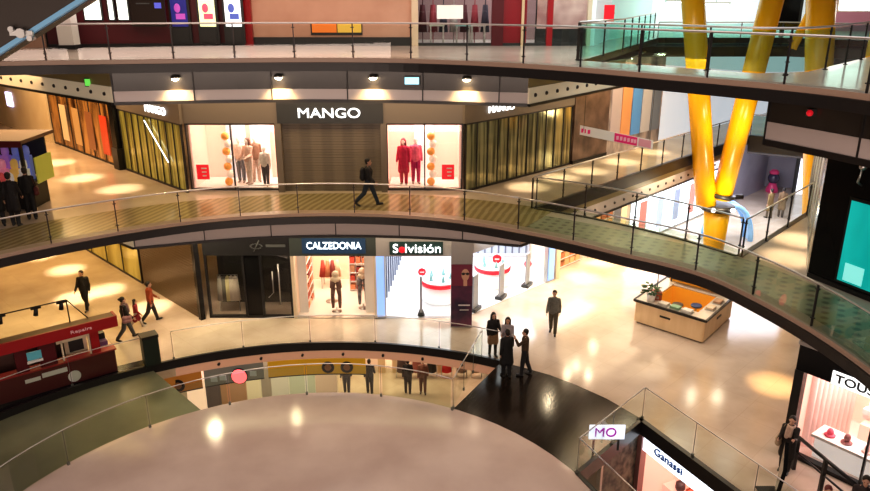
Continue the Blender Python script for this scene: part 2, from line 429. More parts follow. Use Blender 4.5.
bulkhead(smooth([(8.7, 16.9), (9.25, 15.2), (9.7, 13.2), (9.9, 11)]), 4.36, 4.75, 4.93, M['bulklight'], M['bulkdark'], .06)
# ceilings under the slabs
def ceiling(poly, z, m=None):
    mb = MB(); mb.prism(poly, z, z + .05); return struct('ceiling', mb, m or M['ceil'])
ceiling([(-45, 10)] + [(-16, 28.2), (-10.2, 23.9)] + B2[1:-1] + [(3, 24.1), (16.3, 38.3), (30, 60), (-45, 60)], 4.6)
ceiling([(-45, 20), (-17, 28.1), (-9.5, 22.1)] + [(x, y + .25) for x, y in B3[1:-1]] + [(2.7, 21.8), (5.9, 26.0), (10.2, 35.6), (20, 58), (-45, 60)], 9.75)
# ------------------------------------------------------------------ walls
D = math.sqrt(.5)
def wall(name, p, q, z0, z1, m, th=.2, off=0): return struct(name, MB().seg(p, q, z0, z1, th, off), m)
CL, CR = (-9.2, 26.5), (1.05, 26.6)
wall('wall_back', (-45, 58), (45, 58), -5.2, 18, M['greywall'])
wall('wall_left', (-44, 5), (-44, 58), -5.2, 18, M['cream'])
wall('wall_right', (44, 9), (44, 58), -5.2, 18, M['greywall'])
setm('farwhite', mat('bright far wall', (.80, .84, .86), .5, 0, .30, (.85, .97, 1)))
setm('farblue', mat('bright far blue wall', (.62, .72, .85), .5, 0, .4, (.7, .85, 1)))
# ------------------------------------------------------------------ railings
def railing(name, path, z, label, h=1.1, gap=1.85, glass='glass', cap='rail', post='darksteel', caprad=.026, postw=.045, slim=False, group=None):
    if slim: caprad, postw = .018, .016
    c = path[len(path) // 2]
    t = thing(name, (c[0], c[1], z), label, 'railing', group)
    part('handrail', MB().tube([(x, y, z + h) for x, y in path], caprad), M[cap], t)
    # resample posts
    acc = [0]
    for i in range(len(path) - 1): acc.append(acc[-1] + math.hypot(path[i + 1][0] - path[i][0], path[i + 1][1] - path[i][1]))
    n = max(1, round(acc[-1] / gap)); ps = []
    def at(d):
        for i in range(len(path) - 1):
            if d <= acc[i + 1] + 1e-9:
                f = (d - acc[i]) / max(1e-9, acc[i + 1] - acc[i]); p, q = path[i], path[i + 1]
                return (p[0] + (q[0] - p[0]) * f, p[1] + (q[1] - p[1]) * f, math.atan2(q[1] - p[1], q[0] - p[0]))
        return (*path[-1], 0)
    for k in range(n + 1): ps.append(at(acc[-1] * k / n))
    for x, y, a in ps:
        mb = MB().boxz(x, y, z + .0, z + h - .02, .012 if slim else .03, postw, a)
        if slim: mb.boxz(x, y, z, z + .10, .07, .05, a)
        else: mb.boxz(x, y, z, z + .02, .09, .10, a)
        po = part('post', mb, M['railpost' if slim else post], t)
        if not slim:
            part('clamp', MB().box((x, y, z + h - .12), (.09, .065, .025), a), M[post], po); part('clamp', MB().box((x, y, z + .3), (.09, .065, .025), a), M[post], po)
    for k in range(n):
        sub = [at(acc[-1] * (k + f) / n) for f in (.02, .35, .65, .98)]
        mb = MB()
        for i in range(3):
            p, q = sub[i], sub[i + 1]
            mb.quad((p[0], p[1], z + .06), (q[0], q[1], z + .06), (q[0], q[1], z + h - .06), (p[0], p[1], z + h - .06))
        part('glass_panel', mb, M[glass], t)
    return t
railing('glass_railing', offset_path(RIM3, .1), Z3, 'long curved glass railing with steel handrail along the uppermost gallery', glass='glass', gap=1.75)
railing('glass_railing', offset_path(RIM2[:iJ + 1], .1), Z2, 'curved glass railing on the middle gallery in front of the shuttered clothes shop', gap=1.85)
railing('glass_railing', offset_path(RIM2[iJ:], .1), Z2, 'outer greenish glass railing of the curved footbridge above the snack counter', gap=1.85, glass='glassgreen')
railing('glass_railing', offset_path(INNER, .06), Z2, 'inner glass railing of the curved footbridge beside the yellow columns', gap=1.9)
def lerp(p, q, t): return (p[0] + (q[0] - p[0]) * t, p[1] + (q[1] - p[1]) * t)
def line(p, q, n=6): return [lerp(p, q, i / n) for i in range(n + 1)]
railing('glass_railing', offset_path(line(VL0, VL1), .12), Z2, 'straight glass railing along the middle concourse under the hanging banner', gap=1.9)
railing('glass_railing', offset_path(line(VR0, VR1), -.12), Z2, 'straight glass railing along the orange lit walkway at the right', gap=1.9)
railing('glass_railing', offset_path(line(VL1, VR1), .12), Z2, 'far glass railing closing the end of the opening behind the yellow columns', gap=2.1, glass='glassteal')
railing('glass_railing', [(4.3, 22.75)] + line((6.3, 25.6), (10.2, 35.4), 4), Z3, 'teal glass railing on the upper concourse left of the yellow columns', gap=2.0, glass='glassteal', post='darksteel')
railing('glass_railing', line((10.4, 35.4), (16.3, 35.4), 3) + [(20.6, 31.7)], Z3 - .42, 'teal glass railing at the far end of the upper opening behind the columns', gap=2.0, glass='glassteal')
railing('glass_railing', smooth([(4.3, 22.5), (6.5, 20.2), (8.1, 18.5), (9.8, 19.2), (13.2, 23.1), (17, 27.4)], 3), Z3, 'inner curved glass railing of the upper footbridge beside the yellow columns', gap=2.0, glass='glassteal')
ring1 = [p for p in RIM1 if p[0] > -9.3]
railing('glass_railing', offset_path(ring1, .12), Z1, 'curved glass railing on the lower gallery in front of the lingerie and optician shops', gap=2.3, slim=True)
rimK = [p for p in RIM1 if -16 < p[0] < -9.4]
railing('glass_railing', offset_path(rimK, .10), Z1, 'glass railing on the lower gallery in front of the red kiosk', gap=2.4, glass='glass', slim=True)
dr = [disc_pt(a) for a in [aR + (218 - aR) * i / 40 for i in range(41)]]
railing('glass_railing', [(DISC[0] + (x - DISC[0]) * .988, DISC[1] + (y - DISC[1]) * .988) for x, y in dr], Z1, 'curved greenish glass railing around the round pink floor', gap=2.5, glass='glassgreen', slim=True)
railing('glass_railing', line(disc_pt(aR), RIM1[-2], 2), Z1, 'short glass railing beside the dark plank bridge', gap=1.4, slim=True)
railing('glass_railing', [HA] + [HB], Z1, 'short glass railing at the head of the stairwell opening by the dark bridge', gap=2.0, slim=True)
railing('glass_railing', line(HB, HC_, 3), Z1, 'long glass railing of the stairwell opening facing the jewellery shop', gap=2.3, slim=True)
railing('glass_railing', line(HA, HD, 2), Z1, 'glass railing of the stairwell opening beside the round pink floor', gap=2.4, slim=True)

# ------------------------------------------------------------------ shop fronts
def dpL(s): return (CL[0] - s * D, CL[1] + s * D)
def dpR(s): return (CR[0] + s * D, CR[1] + s * D)
def glazing(parent, p, q, z0, z1, m, n, name='window_glass', fr='darksteel', th=.05, fw=.05):
    part(name, MB().seg(p, q, z0, z1, .03), M[m] if isinstance(m, str) else m, parent)
    mb = MB(); a = math.atan2(q[1] - p[1], q[0] - p[0])
    for i in range(n + 1):
        x, y = lerp(p, q, i / n); mb.boxz(x, y, z0, z1, fw, .09, a)
    mb.seg(p, q, z0, z0 + .08, .09); mb.seg(p, q, z1 - .06, z1, .09)
    part('window_frame', mb, M[fr], parent)
# --- middle level: clothes shop with shutter
XW0, XS0, XS1, XW1 = -9.2, -5.75, -1.89, 1.05
YF = 26.75
t = thing('clothes_shop_front', (-4, YF, Z2), 'brown clothes shop front with bright white lettering over a closed roller shutter', 'shop front')
TOPW = 7.78
part('fascia', MB().seg((XW0, YF), (XW1, YF), TOPW, 9.74, .16), M['brownwall'], t)
sgp = part('sign_panel', MB().seg((XS0, YF - .1), (XS1, YF - .1), TOPW, 8.75, .06), M['charcoal'], t)
sh = MB()
for i in range(26): sh.seg((XS0 + .1, YF + .1), (XS1 - .1, YF + .1), Z2 + i * .099, Z2 + i * .099 + .092, .05)
part('roller_shutter', sh, M['shutter'], t)
for x in (XS0, XS1):
    part('pilaster', MB().boxz(x, YF, Z2, TOPW, .22, .3), M['brownwall'], t)
glazing(t, (XW0 + .05, YF - .02), (XS0 - .12, YF - .02), Z2 + .05, TOPW, 'shopglass', 2)
glazing(t, (XS1 + .12, YF - .02), (XW1 - .05, YF - .02), Z2 + .05, TOPW, 'shopglass', 2)
letters('MANGO', .50, (-3.85, YF - .16, 8.15), (1, 0, 0), M['glow'], sgp, width=2.25)
# display windows (rooms)
for k, (xa, xb) in enumerate(((XW0, XS0), (XS1, XW1))):
    b = MB(); b.seg((xa, YF + 2.0), (xb, YF + 2.0), Z2, 8.2, .1)
    b.boxz(XS0 if k == 0 else XS1, YF + 1.05, Z2, 8.2, .1, 1.9); 
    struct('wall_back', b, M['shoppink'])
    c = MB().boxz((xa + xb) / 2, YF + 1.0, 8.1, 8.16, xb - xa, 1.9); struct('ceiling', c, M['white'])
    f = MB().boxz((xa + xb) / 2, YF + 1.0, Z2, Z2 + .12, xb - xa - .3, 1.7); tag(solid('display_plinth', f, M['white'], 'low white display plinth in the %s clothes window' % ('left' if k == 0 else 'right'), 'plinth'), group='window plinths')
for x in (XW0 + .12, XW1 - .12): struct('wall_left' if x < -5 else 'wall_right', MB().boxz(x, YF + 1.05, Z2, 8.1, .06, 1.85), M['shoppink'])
struct('wall_back', MB().seg((XS0, YF + 1), (XS1, YF + 1), Z2, 8.2, .1), M['brownwall'])
# red notices on the glass
for px, lab in ((203, 'red square sale notice on the left clothes shop window'), (448, 'red square sale notice on the right clothes shop window')):
    p = AY(px, 172, YF - .08)
    n = thing('sale_notice', (p[0], p[1], p[2] - .3), lab, 'sign')
    part('panel', MB().box((p[0], p[1], p[2]), (.46, .02, .56)), M['redlight'], n)
    mk = MB()
    for i in range(3): mk.box((p[0] + .05, p[1] - .014, p[2] + .14 - i * .14), (.2 - .03 * i, .008, .045))
    part('print', mk, M['white'], n)
# orange and white ball columns
def ball_column(px, lab):
    p = AY(px, 190, YF + .45); t = thing('ball_column', (p[0], YF + .45, Z2 + .12), lab, 'window decoration', 'ball columns in the clothes windows')
    setm('amber', mat('amber ball', (.85, .36, .08), .4, 0, .3)); setm('ballw', mat('pale ball', (.9, .75, .6), .4, 0, .3))
    part('pole', MB().cone((p[0], YF + .45, Z2 + .12), (p[0], YF + .45, 7.25), .03, .03, 8), M['steel'], t)
    for i in range(7): part('ball', MB().ball((p[0] + (.04 if i % 2 else -.04), YF + .45, Z2 + .28 + i * .29), .155), M['amber' if i % 2 == 0 else 'ballw'], t)
ball_column(231, 'column of amber and pale balls in the left clothes window'); ball_column(432, 'column of amber and pale balls in the right clothes window')
# --- middle level, left diagonal: gold window
t = thing('glass_shop_wall', (*dpL(2.7), Z2), 'olive gold shop window running diagonally left of the shuttered clothes shop', 'shop window')
glazing(t, dpL(.1), dpL(5.5), Z2, TOPW, 'goldglass', 9, fr='brass' if False else 'darksteel')
part('fascia', MB().seg(dpL(0), dpL(5.6), TOPW, 9.7, .12), M['brownwall'], t)
letters('MANGO', .42, (*[a - b for a, b in zip(dpL(1.9), (.09 * D, .09 * D))], 8.1), (D, -D, 0), M['glow'], t, width=1.7)
b1, b2 = dpL(1.2), dpL(2.9)
part('light_strip', MB().tube([(b1[0] - .08, b1[1] - .08, 6.2), (b2[0] - .08, b2[1] - .08, 7.6)], .022), M['glow'], t, 'white slanting light strip')
t = thing('end_post', (*dpL(5.85), Z2), 'black end post between the gold window and the amber glass wall', 'post')
part('post', MB().boxz(*dpL(5.85), Z2, 9.7, .45, .45, PI / 4), M['blackgloss'], t)
part('base_plate', MB().boxz(*dpL(5.85), Z2, Z2 + .9, .55, .55, PI / 4), M['black'], t)
t = thing('glass_shop_wall', (*dpL(10), Z2), 'amber brown reflective window wall left of the black end post', 'shop window')
glazing(t, dpL(6.2), dpL(13.9), Z2, TOPW + .3, 'brownglass', 6)
part('fascia', MB().seg(dpL(6.1), dpL(14), TOPW + .3, 9.7, .12), M['cream'], t)
for i in range(4):
    q = dpL(7.2 + i * 1.6)
    part('window_print', MB().boxz(q[0] - .05, q[1] - .05, Z2 + .4, 7.3, .75, .02, -PI / 4), mat('window print %d' % i, [(.55, .06, .02), (.25, .10, .04), (.5, .3, .12), (.75, .55, .3)][i], .25, 0, .25), t)
wall('wall_left', dpL(14), dpL(34), Z2, 9.75, M['cream'])
p = dpL(19.8)
t = thing('wall_sign', (p[0], p[1], 6.4), 'small violet white light box high on the cream wall', 'sign')
part('light_box', MB().boxz(p[0] - .1, p[1] - .1, 6.45, 7.2, .9, .1, -PI / 4), mat('violet light', (.7, .7, 1), .5, 0, 2.5, (.7, .65, 1)), t)
part('frame', MB().boxz(p[0] - .05, p[1] - .05, 6.4, 7.25, 1.0, .08, -PI / 4), M['steel'], t)
# --- middle level, right diagonal
t = thing('glass_shop_wall', (*dpR(3.4), Z2), 'olive gold shop window running diagonally right of the shuttered clothes shop', 'shop window')
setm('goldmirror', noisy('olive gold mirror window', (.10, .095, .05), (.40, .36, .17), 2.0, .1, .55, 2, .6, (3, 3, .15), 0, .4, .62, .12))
glazing(t, dpR(.1), dpR(6.8), Z2, TOPW, 'goldmirror', 11)
part('fascia', MB().seg(dpR(0), dpR(6.9), TOPW, 9.7, .12), M['brownwall'], t)
letters('MANGO', .36, (dpR(2.0)[0] + .08, dpR(2.0)[1] - .08, 8.15), (D, D, 0), M['glow'], t, width=1.5)
t = thing('brown_shop_wall', (*dpR(8.4), Z2), 'dark brown shop corner between gold window and colourful posters', 'shop front')
part('wall_panel', MB().seg(dpR(6.9), dpR(9.6), Z2, 9.7, .2), noisy('dark brown wall', (.07, .045, .035), (.20, .13, .10), 1.2, .3), t)
part('skirting', MB().seg(dpR(6.9), dpR(9.6), Z2, Z2 + .15, .26), M['black'], t)
t = thing('poster_shop_window', (*dpR(12), Z2), 'shop window with colourful tall posters beyond the dark brown corner', 'shop window')
part('wall_panel', MB().seg(dpR(9.6), dpR(14.4), Z2, 9.7, .2), M['multi'], t)
pc = [(.45, .36, .34), (.65, .30, .12), (.12, .30, .60), (.55, .52, .50), (.20, .22, .25)]
for i in range(5):
    q = dpR(10.1 + i * .92)
    part('poster', MB().boxz(q[0] + .1, q[1] - .1, Z2 + .7, 8.9, .8, .04, PI / 4), mat('poster tone %d' % i, pc[i], .3, 0, .25), t)
struct('wall_right', MB().seg(dpR(14.4), dpR(34), Z2, 9.75, .2), mat('bluish white hoarding', (.74, .78, .84), .5, 0, .5, (.8, .9, 1)))  # glow put into the hoarding so it reads brighter
# hanging banner
hp, hq = AY(580, 130, 29.5), AY(653, 145, 29.5)
t = thing('hanging_banner', ((hp[0] + hq[0]) / 2, 29.5, hq[2] - .2), 'long white and magenta banner hanging over the middle concourse', 'banner')
def slope_panel(t0, t1, hh, dy, m, nm, lab=None):
    a = [hp[0] + (hq[0] - hp[0]) * k for k in (t0, t1)]; z = [hp[2] + (hq[2] - hp[2]) * k for k in (t0, t1)]
    mb = MB(); k = len(mb.v)
    for y in (29.5 + dy, 29.5 + dy + .02):
        mb.v += [(a[0], y, z[0] - hh), (a[1], y, z[1] - hh), (a[1], y, z[1] + hh), (a[0], y, z[0] + hh)]
    for q in ((0, 1, 2, 3), (7, 6, 5, 4), (0, 4, 5, 1), (1, 5, 6, 2), (2, 6, 7, 3), (3, 7, 4, 0)): mb.face(q)
    return part(nm, mb, m, t, lab)
slope_panel(0, 1, .19, 0, M['white'], 'cloth'); slope_panel(.47, .78, .17, -.015, M['magenta'], 'magenta_block'); slope_panel(.8, .97, .15, -.015, mat('rose print', (.72, .35, .42), .5), 'rose_block')
pr = MB()
for k, w in ((.03, .08), (.07, .05), (.12, .1)):
    pr.box((hp[0] + (hq[0] - hp[0]) * k, 29.48, hp[2] + (hq[2] - hp[2]) * k), (w, .01, .16))
part('print', pr, M['magenta'], t)
pr = MB()
for k in (.51, .56, .61, .66, .71, .75): pr.box((hp[0] + (hq[0] - hp[0]) * k, 29.47, hp[2] + (hq[2] - hp[2]) * k), (.1, .01, .15))
part('print', pr, mat('pale pink print', (.85, .45, .55), .5), t)
for k in (.05, .95):
    x = hp[0] + (hq[0] - hp[0]) * k; z = hp[2] + (hq[2] - hp[2]) * k
    part('wire', MB().cone((x, 29.5, z), (x, 29.5, 9.75), .008, .008, 6), M['darksteel'], t)
# --- middle level, right: glass wall and black shop with teal screen
GW0, GW1 = (9.87, 18.0), G(810, 187, Z2)[:2]
t = thing('glass_shop_wall', (*lerp(GW0, GW1, .5), Z2), 'pale olive glazed shop wall along the orange lit walkway', 'shop window')
setm('oliveglass', noisy('olive glazed wall', (.20, .18, .09), (.46, .42, .24), 1.2, .15, .2, 3, .5, (1, 1, .3)))
glazing(t, lerp(GW0, GW1, .04), GW1, Z2, 9.7, 'oliveglass', 5, fr='steel')
BX0, BX1 = (9.87, 17.95), (11.9, 13.2)
t = thing('black_shop_front', (*lerp(BX0, BX1, .4), Z2), 'black shop front holding a large teal screen', 'shop front')
part('wall_panel', MB().seg(BX0, BX1, Z2, 9.0, .12, .0), M['blackgloss'], t)
part('return_panel', MB().seg(BX0, lerp(GW0, GW1, .03), Z2, 9.0, .1), M['blackgloss'], t)
part('plinth', MB().seg(BX0, BX1, Z2, Z2 + .12, .2), M['black'], t)
dx, dy = BX1[0] - BX0[0], BX1[1] - BX0[1]; L = math.hypot(dx, dy); nB = (dy / L, -dx / L)
if nB[0] > 0: nB = (-nB[0], -nB[1])
def onB(t_, off=.08): q = lerp(BX0, BX1, t_); return (q[0] + nB[0] * off, q[1] + nB[1] * off)
s_ = thing('display_screen', (*onB(.35), 5.5), 'large glowing teal screen on the black shop front', 'screen')
part('screen', MB().seg(onB(.17, .11), onB(.75, .11), 5.45, 7.5, .03), M['teal'], s_)
part('frame', MB().seg(onB(.155, .08), onB(.765, .08), 5.38, 7.57, .04), M['black'], s_)
g = MB().seg(onB(.2, .13), onB(.3, .13), 5.5, 5.95, .01)
part('screen_highlight', g, mat('pale teal picture', (.25, .75, .70), .3, 0, .8), s_)
m_ = thing('ceiling_fixture', (*onB(.22, .2), 7.75), 'small silver figure shaped fixture above the teal screen', 'fixture')
part('arm', MB().tube([(*onB(.2, .08), 7.9), (*onB(.2, .25), 8.0), (*onB(.22, .3), 8.35)], .03), M['steel'], m_)
part('head', MB().ball((*onB(.22, .3), 8.4), .09), M['steel'], m_)
# --- lower level shops
TOP1 = 2.66
# dark boutique
t = thing('dark_shop_front', (-7.3, YF, Z1), 'black boutique front with dark mirror panes left of the lingerie shop', 'shop front')
XA, XB, XC, XD = -9.0, -5.62, -2.28, 1.02
part('fascia', MB().seg((XA, YF), (XB, YF), TOP1, 4.55, .2), M['black'], t)
part('window_glass', MB().seg((XA + 1.5, YF), (XB - 1.2, YF), .1, TOP1, .06), M['blackgloss'], t, 'solid black central pane')
part('window_glass', MB().seg((XA, YF), (XA + 1.5, YF), .1, TOP1, .04), M['shopglass'], t)
part('window_glass', MB().seg((XB - 1.2, YF), (XB, YF), .1, TOP1, .04), M['shopglass'], t)
fr = MB()
for x in (XA + .04, XA + 1.5, XB - 1.2, XB - .06): fr.boxz(x, YF, 0, TOP1, .08, .14)
fr.seg((XA, YF), (XB, YF), 0, .1, .14)
part('window_frame', fr, M['black'], t)
part('door_handle', MB().tube([(XB - .95, YF - .1, .9), (XB - .75, YF - .1, 1.1), (XB - .75, YF - .1, 2.0)], .025), M['steel'], t, 'long steel pull handle')
part('door_handle', MB().tube([(XB - .5, YF - .1, .6), (XB - .5, YF - .1, 2.3)], .025), M['steel'], t)
lg = MB(); lc = (-6.9, YF - .13, 3.05)
for k in range(14):
    a = k * .42; lg.box((lc[0] + .22 * math.cos(a), lc[1], lc[2] + .10 * math.sin(a)), (.06, .02, .035))
lg.tube([(lc[0] - .12, lc[1], 2.82), (lc[0] + .12, lc[1], 3.28)], .02)
lg.box((lc[0] + .75, lc[1], lc[2] + .02), (.75, .02, .10))
part('emblem', lg, M['lettergrey'], t, 'dim grey scrolled emblem')
struct('wall_back', MB().seg((XA, YF + 1.6), (XB, YF + 1.6), 0, 4, .1), mat('dark boutique wall', (.03, .028, .025), .4))
# dark boutique window objects
def garment_rail(x, y, z, lab):
    t = thing('garment_rail', (x, y, z), lab, 'clothes rail')
    mb = MB()
    mb.tube([(x - .4, y, z), (x - .4, y, z + 1.6), (x + .4, y, z + 1.6), (x + .4, y, z)], .02); part('frame', mb, M['steel'], t)
    for i in range(5):
        xx = x - .3 + i * .15; c = random.choice([(.55, .5, .42), (.12, .12, .1), (.35, .33, .28), (.6, .55, .3)])
        g = MB(); g.cone((xx, y, z + .5), (xx, y, z + 1.45), .17, .12, 10); g.cone((xx, y, z + 1.45), (xx, y, z + 1.58), .12, .02, 10)
        part('garment', g, mat('garment %d' % int(c[0] * 100 + c[2] * 10), c, .7), t)
garment_rail(-8.35, YF + .6, 0, 'chrome clothes rail with pale garments behind the black boutique window')
# shutter on the left diagonal and lit post
t = thing('brown_shutter_front', (*dpL(2.8), Z1), 'wide closed brown roller shutter on the lower left diagonal wall', 'shop front')
sh = MB()
for i in range(30): sh.seg(dpL(.35), dpL(5.3), i * .12, i * .12 + .112, .06)
part('roller_shutter', sh, mat('brown shutter', (.095, .062, .03), .32, .3), t)
part('fascia', MB().seg(dpL(0), dpL(5.4), 3.6, 4.55, .14), M['brownwall'], t)
part('end_post', MB().boxz(*dpL(.1), 0, 4.55, .2, .2, PI / 4), M['blackgloss'], t)
t = thing('glass_shop_wall', (*dpL(7), Z1), 'glowing yellow glazed wall at the far lower left behind the brown shutter', 'shop window')
glazing(t, dpL(5.5), dpL(15), 0, 4.5, noisy('yellow olive window', (.30, .22, .03), (.62, .50, .12), .9, .15, .2, 3, .5, (1, 1, .2), 0, .4, .6, .2), 5)
wall('wall_left', dpL(15), dpL(34), 0, 4.6, M['cream'])
# lingerie shop: room + front
def room(xa, xb, y0, y1, z, h, m, mf, mc):
    b = MB(); b.seg((xa, y1), (xb, y1), z, z + h, .1); struct('wall_back', b, m)
    for x in (xa, xb): struct('wall_left' if x == xa else 'wall_right', MB().boxz(x, (y0 + y1) / 2, z, z + h, .08, y1 - y0), m)
    struct('ceiling', MB().boxz((xa + xb) / 2, (y0 + y1) / 2, z + h, z + h + .05, xb - xa, y1 - y0), mc)
    if mf: struct('floor', MB().boxz((xa + xb) / 2, (y0 + y1) / 2, z + .002, z + .012, xb - xa - .1, y1 - y0 - .1), mf)
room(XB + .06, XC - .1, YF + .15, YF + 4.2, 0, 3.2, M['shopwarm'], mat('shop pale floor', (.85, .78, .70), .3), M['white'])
t = thing('lingerie_shop_front', ((XB + XC) / 2, YF, Z1), 'dark green shop front with glowing blue white lettering and open bright doorway', 'shop front')
part('fascia', MB().seg((XB, YF - .05), (XC, YF - .05), TOP1, 3.62, .2), mat('dark green fascia', (.05, .065, .06), .4), t)
part('upper_panel', MB().seg((XB, YF), (XC, YF), 3.62, 4.55, .15), M['black'], t)
for x in (XB + .06, XC - .06): part('jamb', MB().boxz(x, YF, 0, TOP1, .12, .25), M['cream'], t)
part('threshold', MB().seg((XB, YF), (XC, YF), 0, .03, .25), M['steel'], t)
letters('CALZEDONIA', .40, (-3.9, YF - .18, 3.08), (1, 0, 0), M['glowblue'], t, width=2.1)
part('halo_panel', MB().box((-3.9, YF - .16, 3.08), (2.45, .02, .62)), mat('blue glow panel', (.012, .035, .06), .5, 0, .12, (.03, .16, .42)), t)
GC = [(.55, .08, .05), (.75, .30, .15), (.30, .06, .05), (.85, .6, .4), (.65, .2, .1), (.45, .25, .15)]
def shelf_unit(x, y, rz, z0, w, rows, label, cat='shelf', cols=5, pal=GC, depth=.35, h=.4, grp='folded goods on the lingerie shelves', item='folded_garment', gl='small stack of folded garments on the {}'):
    t = thing('shelf_unit', (x, y, z0), label, cat)
    ca, sa = math.cos(rz), math.sin(rz)
    def w2(dx, dy): return (x + dx * ca - dy * sa, y + dx * sa + dy * ca)
    part('back_board', MB().boxz(*w2(0, depth / 2), z0, z0 + rows * h + .1, w, .03, rz), M['shopwarm'], t)
    for r in range(rows + 1): part('shelf', MB().box((*w2(0, 0), z0 + .06 + r * h), (w, depth, .03), rz), M['white'], t)
    for sx in (-1, 1): part('side_panel', MB().boxz(*w2(sx * w / 2, 0), z0, z0 + rows * h + .1, .03, depth, rz), M['white'], t)
    for r in range(rows):
        for c in range(cols):
            dx = -w / 2 + w * (c + .5) / cols; hh = h * random.uniform(.45, .8); bw = w / cols * .8
            mb = MB(); q = w2(dx, -.02); zz = z0 + .076 + r * h
            for k in range(3): mb.box((q[0], q[1], zz + hh * (k + .5) / 3), (bw * random.uniform(.9, 1), depth * .75, hh / 3 * .92), rz)
            kk = random.randrange(len(pal))
            tag(solid(item, mb, mat('goods tone %d %d' % (kk, int(pal[kk][0] * 1000)), pal[kk], .6), gl.format(label), 'folded clothes', grp))
    return t
shelf_unit(XB + .32, YF + 1.2, PI / 2, 0, 1.5, 6, 'tall goods shelf along the lingerie shop side beside the dark boutique', cols=3, gl='stack of folded garments on the lingerie shelf near the boutique', grp='folded goods on the near side lingerie shelf')
shelf_unit(XC - .36, YF + 1.2, -PI / 2, 0, 1.5, 6, 'tall goods shelf along the lingerie shop side beside the blue pilaster', cols=3, gl='stack of folded garments on the lingerie shelf near the blue pilaster', grp='folded goods on the far side lingerie shelf')
shelf_unit(-3.05, YF + 2.9, 0, 0, 1.3, 4, 'wall shelf of red goods at the back of the lingerie shop', cols=5, gl='stack of folded garments on the wall shelf at the lingerie shop back', grp='folded goods on the back lingerie shelf')
def table(x, y, z, w, d, h, lab, m):
    t = thing('display_table', (x, y, z), lab, 'table')
    part('top', MB().box((x, y, z + h - .03), (w, d, .06)), m, t)
    for sx in (-1, 1):
        for sy in (-1, 1): part('leg', MB().boxz(x + sx * (w / 2 - .05), y + sy * (d / 2 - .05), z, z + h - .06, .06, .06), M['steel'], t)
    return t
table(-4.6, YF + 3.3, 0, .8, .7, .75, 'small white display table deep in the lingerie shop', M['white'])
# shared trouser-leg displays
def leg_display(x, y, lab, c):
    t = thing('leg_form', (x, y, 0), lab, 'mannequin', 'leg forms in the lingerie doorway')
    part('base', MB().lathe((x, y, 0), [(.2, 0), (.2, .03), (.03, .05), (.03, .2)], 14), M['steel'], t)
    for s in (-1, 1):
        mb = MB(); X = x + s * .14
        for i in range(5):
            zz = [.18, .45, .75, 1.05, 1.35]; rr = [.055, .075, .08, .105, .12]
            if i < 4: mb.cone((X - s * .0, y, zz[i]), (X - s * .04 * (i > 1), y, zz[i + 1]), rr[i], rr[i + 1], 12)
        part('legging', mb, mat('legging tone %d' % int(c[0] * 1000), c, .6), t)
    mb = MB().ball((x, y, 1.42), .2, 1.0, .7, .75); mb.ball((x, y, 1.62), .15, 1, .7, 1.1); part('hip_form', mb, M['cream'], t)
leg_display(-4.0, YF + .55, 'pair of dark leggings on a leg form in the middle of the bright doorway', (.16, .09, .07))
leg_display(-2.95, YF + .9, 'pair of grey leggings on a leg form beside the lit doorway side', (.20, .19, .19))
garm = thing('garment_stand', (-4.35, YF + 1.6, 0), 'red brown tops on a stand behind the dark leggings', 'clothes rail')
part('pole', MB().cone((-4.35, YF + 1.6, 0), (-4.35, YF + 1.6, 1.9), .025, .025, 8), M['steel'], garm)
part('foot', MB().lathe((-4.35, YF + 1.6, 0), [(.25, 0), (.25, .03), (.02, .05)], 14), M['steel'], garm)
for i in range(4): part('garment', MB().cone((-4.65 + .2 * i, YF + 1.55, 1.15), (-4.65 + .2 * i, YF + 1.6, 1.85), .16, .06, 10), mat('garment warm %d' % i, GC[i], .7), garm)
# optician: open room behind facade and right diagonal
RS = 5.75
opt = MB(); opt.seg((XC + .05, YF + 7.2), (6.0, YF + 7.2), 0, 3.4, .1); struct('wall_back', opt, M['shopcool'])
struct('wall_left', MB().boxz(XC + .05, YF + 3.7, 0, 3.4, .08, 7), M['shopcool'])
struct('floor', MB().prism([(XC + .1, YF + .05), CR, dpR(RS), (6, YF + 7.1), (XC + .1, YF + 7.1)], .003, .012), mat('white shop floor', (.85, .86, .88), .25))
struct('ceiling', MB().prism([(XC + .1, YF + .3), (CR[0], CR[1] + .3), (dpR(RS)[0], dpR(RS)[1] + .3), (6, YF + 7.1), (XC + .1, YF + 7.1)], 3.2, 3.25), M['shopwhite'])
t = thing('optician_shop_front', (0, YF - .2, Z1), 'grey shop front with white lettering on a dark green panel and an open bright interior', 'shop front')
setm('lightfascia', mat('pale grey fascia', (.38, .37, .37), .4))
part('fascia', MB().seg((XC, YF - .08), (CR[0], YF - .08), TOP1, 4.5, .2), M['lightfascia'], t)
part('fascia', MB().seg(CR, dpR(RS), TOP1, 4.5, .2), M['lightfascia'], t)
part('sign_panel', MB().box((-.72, YF - .21, 3.0), (2.06, .05, .52)), mat('green black sign', (.008, .04, .035), .4), t)
letters('S', .5, (-1.52, YF - .27, 2.99), (1, 0, 0), M['glow'], t); letters('lvisión', .50, (-.46, YF - .27, 2.99), (1, 0, 0), M['glow'], t, width=1.36)
part('lettering', MB().ball((-1.27, YF - .27, 2.95), .13, 1, .3, 1, 14, 8), M['redlight'], t, 'round red dot standing for the letter o')
part('threshold', MB().seg((XC, YF), (CR[0], YF), 0, .02, .2), M['steel'], t)
t = thing('blue_light_pilaster', (XC + .12, YF - .1, 0), 'tall blue lit pilaster between the lingerie and optician shops', 'pilaster')
part('light_panel', MB().boxz(XC + .14, YF - .12, .1, TOP1, .3, .12), M['signblue'], t); part('casing', MB().boxz(XC + .14, YF - .02, 0, TOP1, .4, .16), M['steel'], t)
q = dpR(RS)
t = thing('blue_light_pilaster', (*q, 0), 'tall blue lit pilaster at the far end of the optician front', 'pilaster')
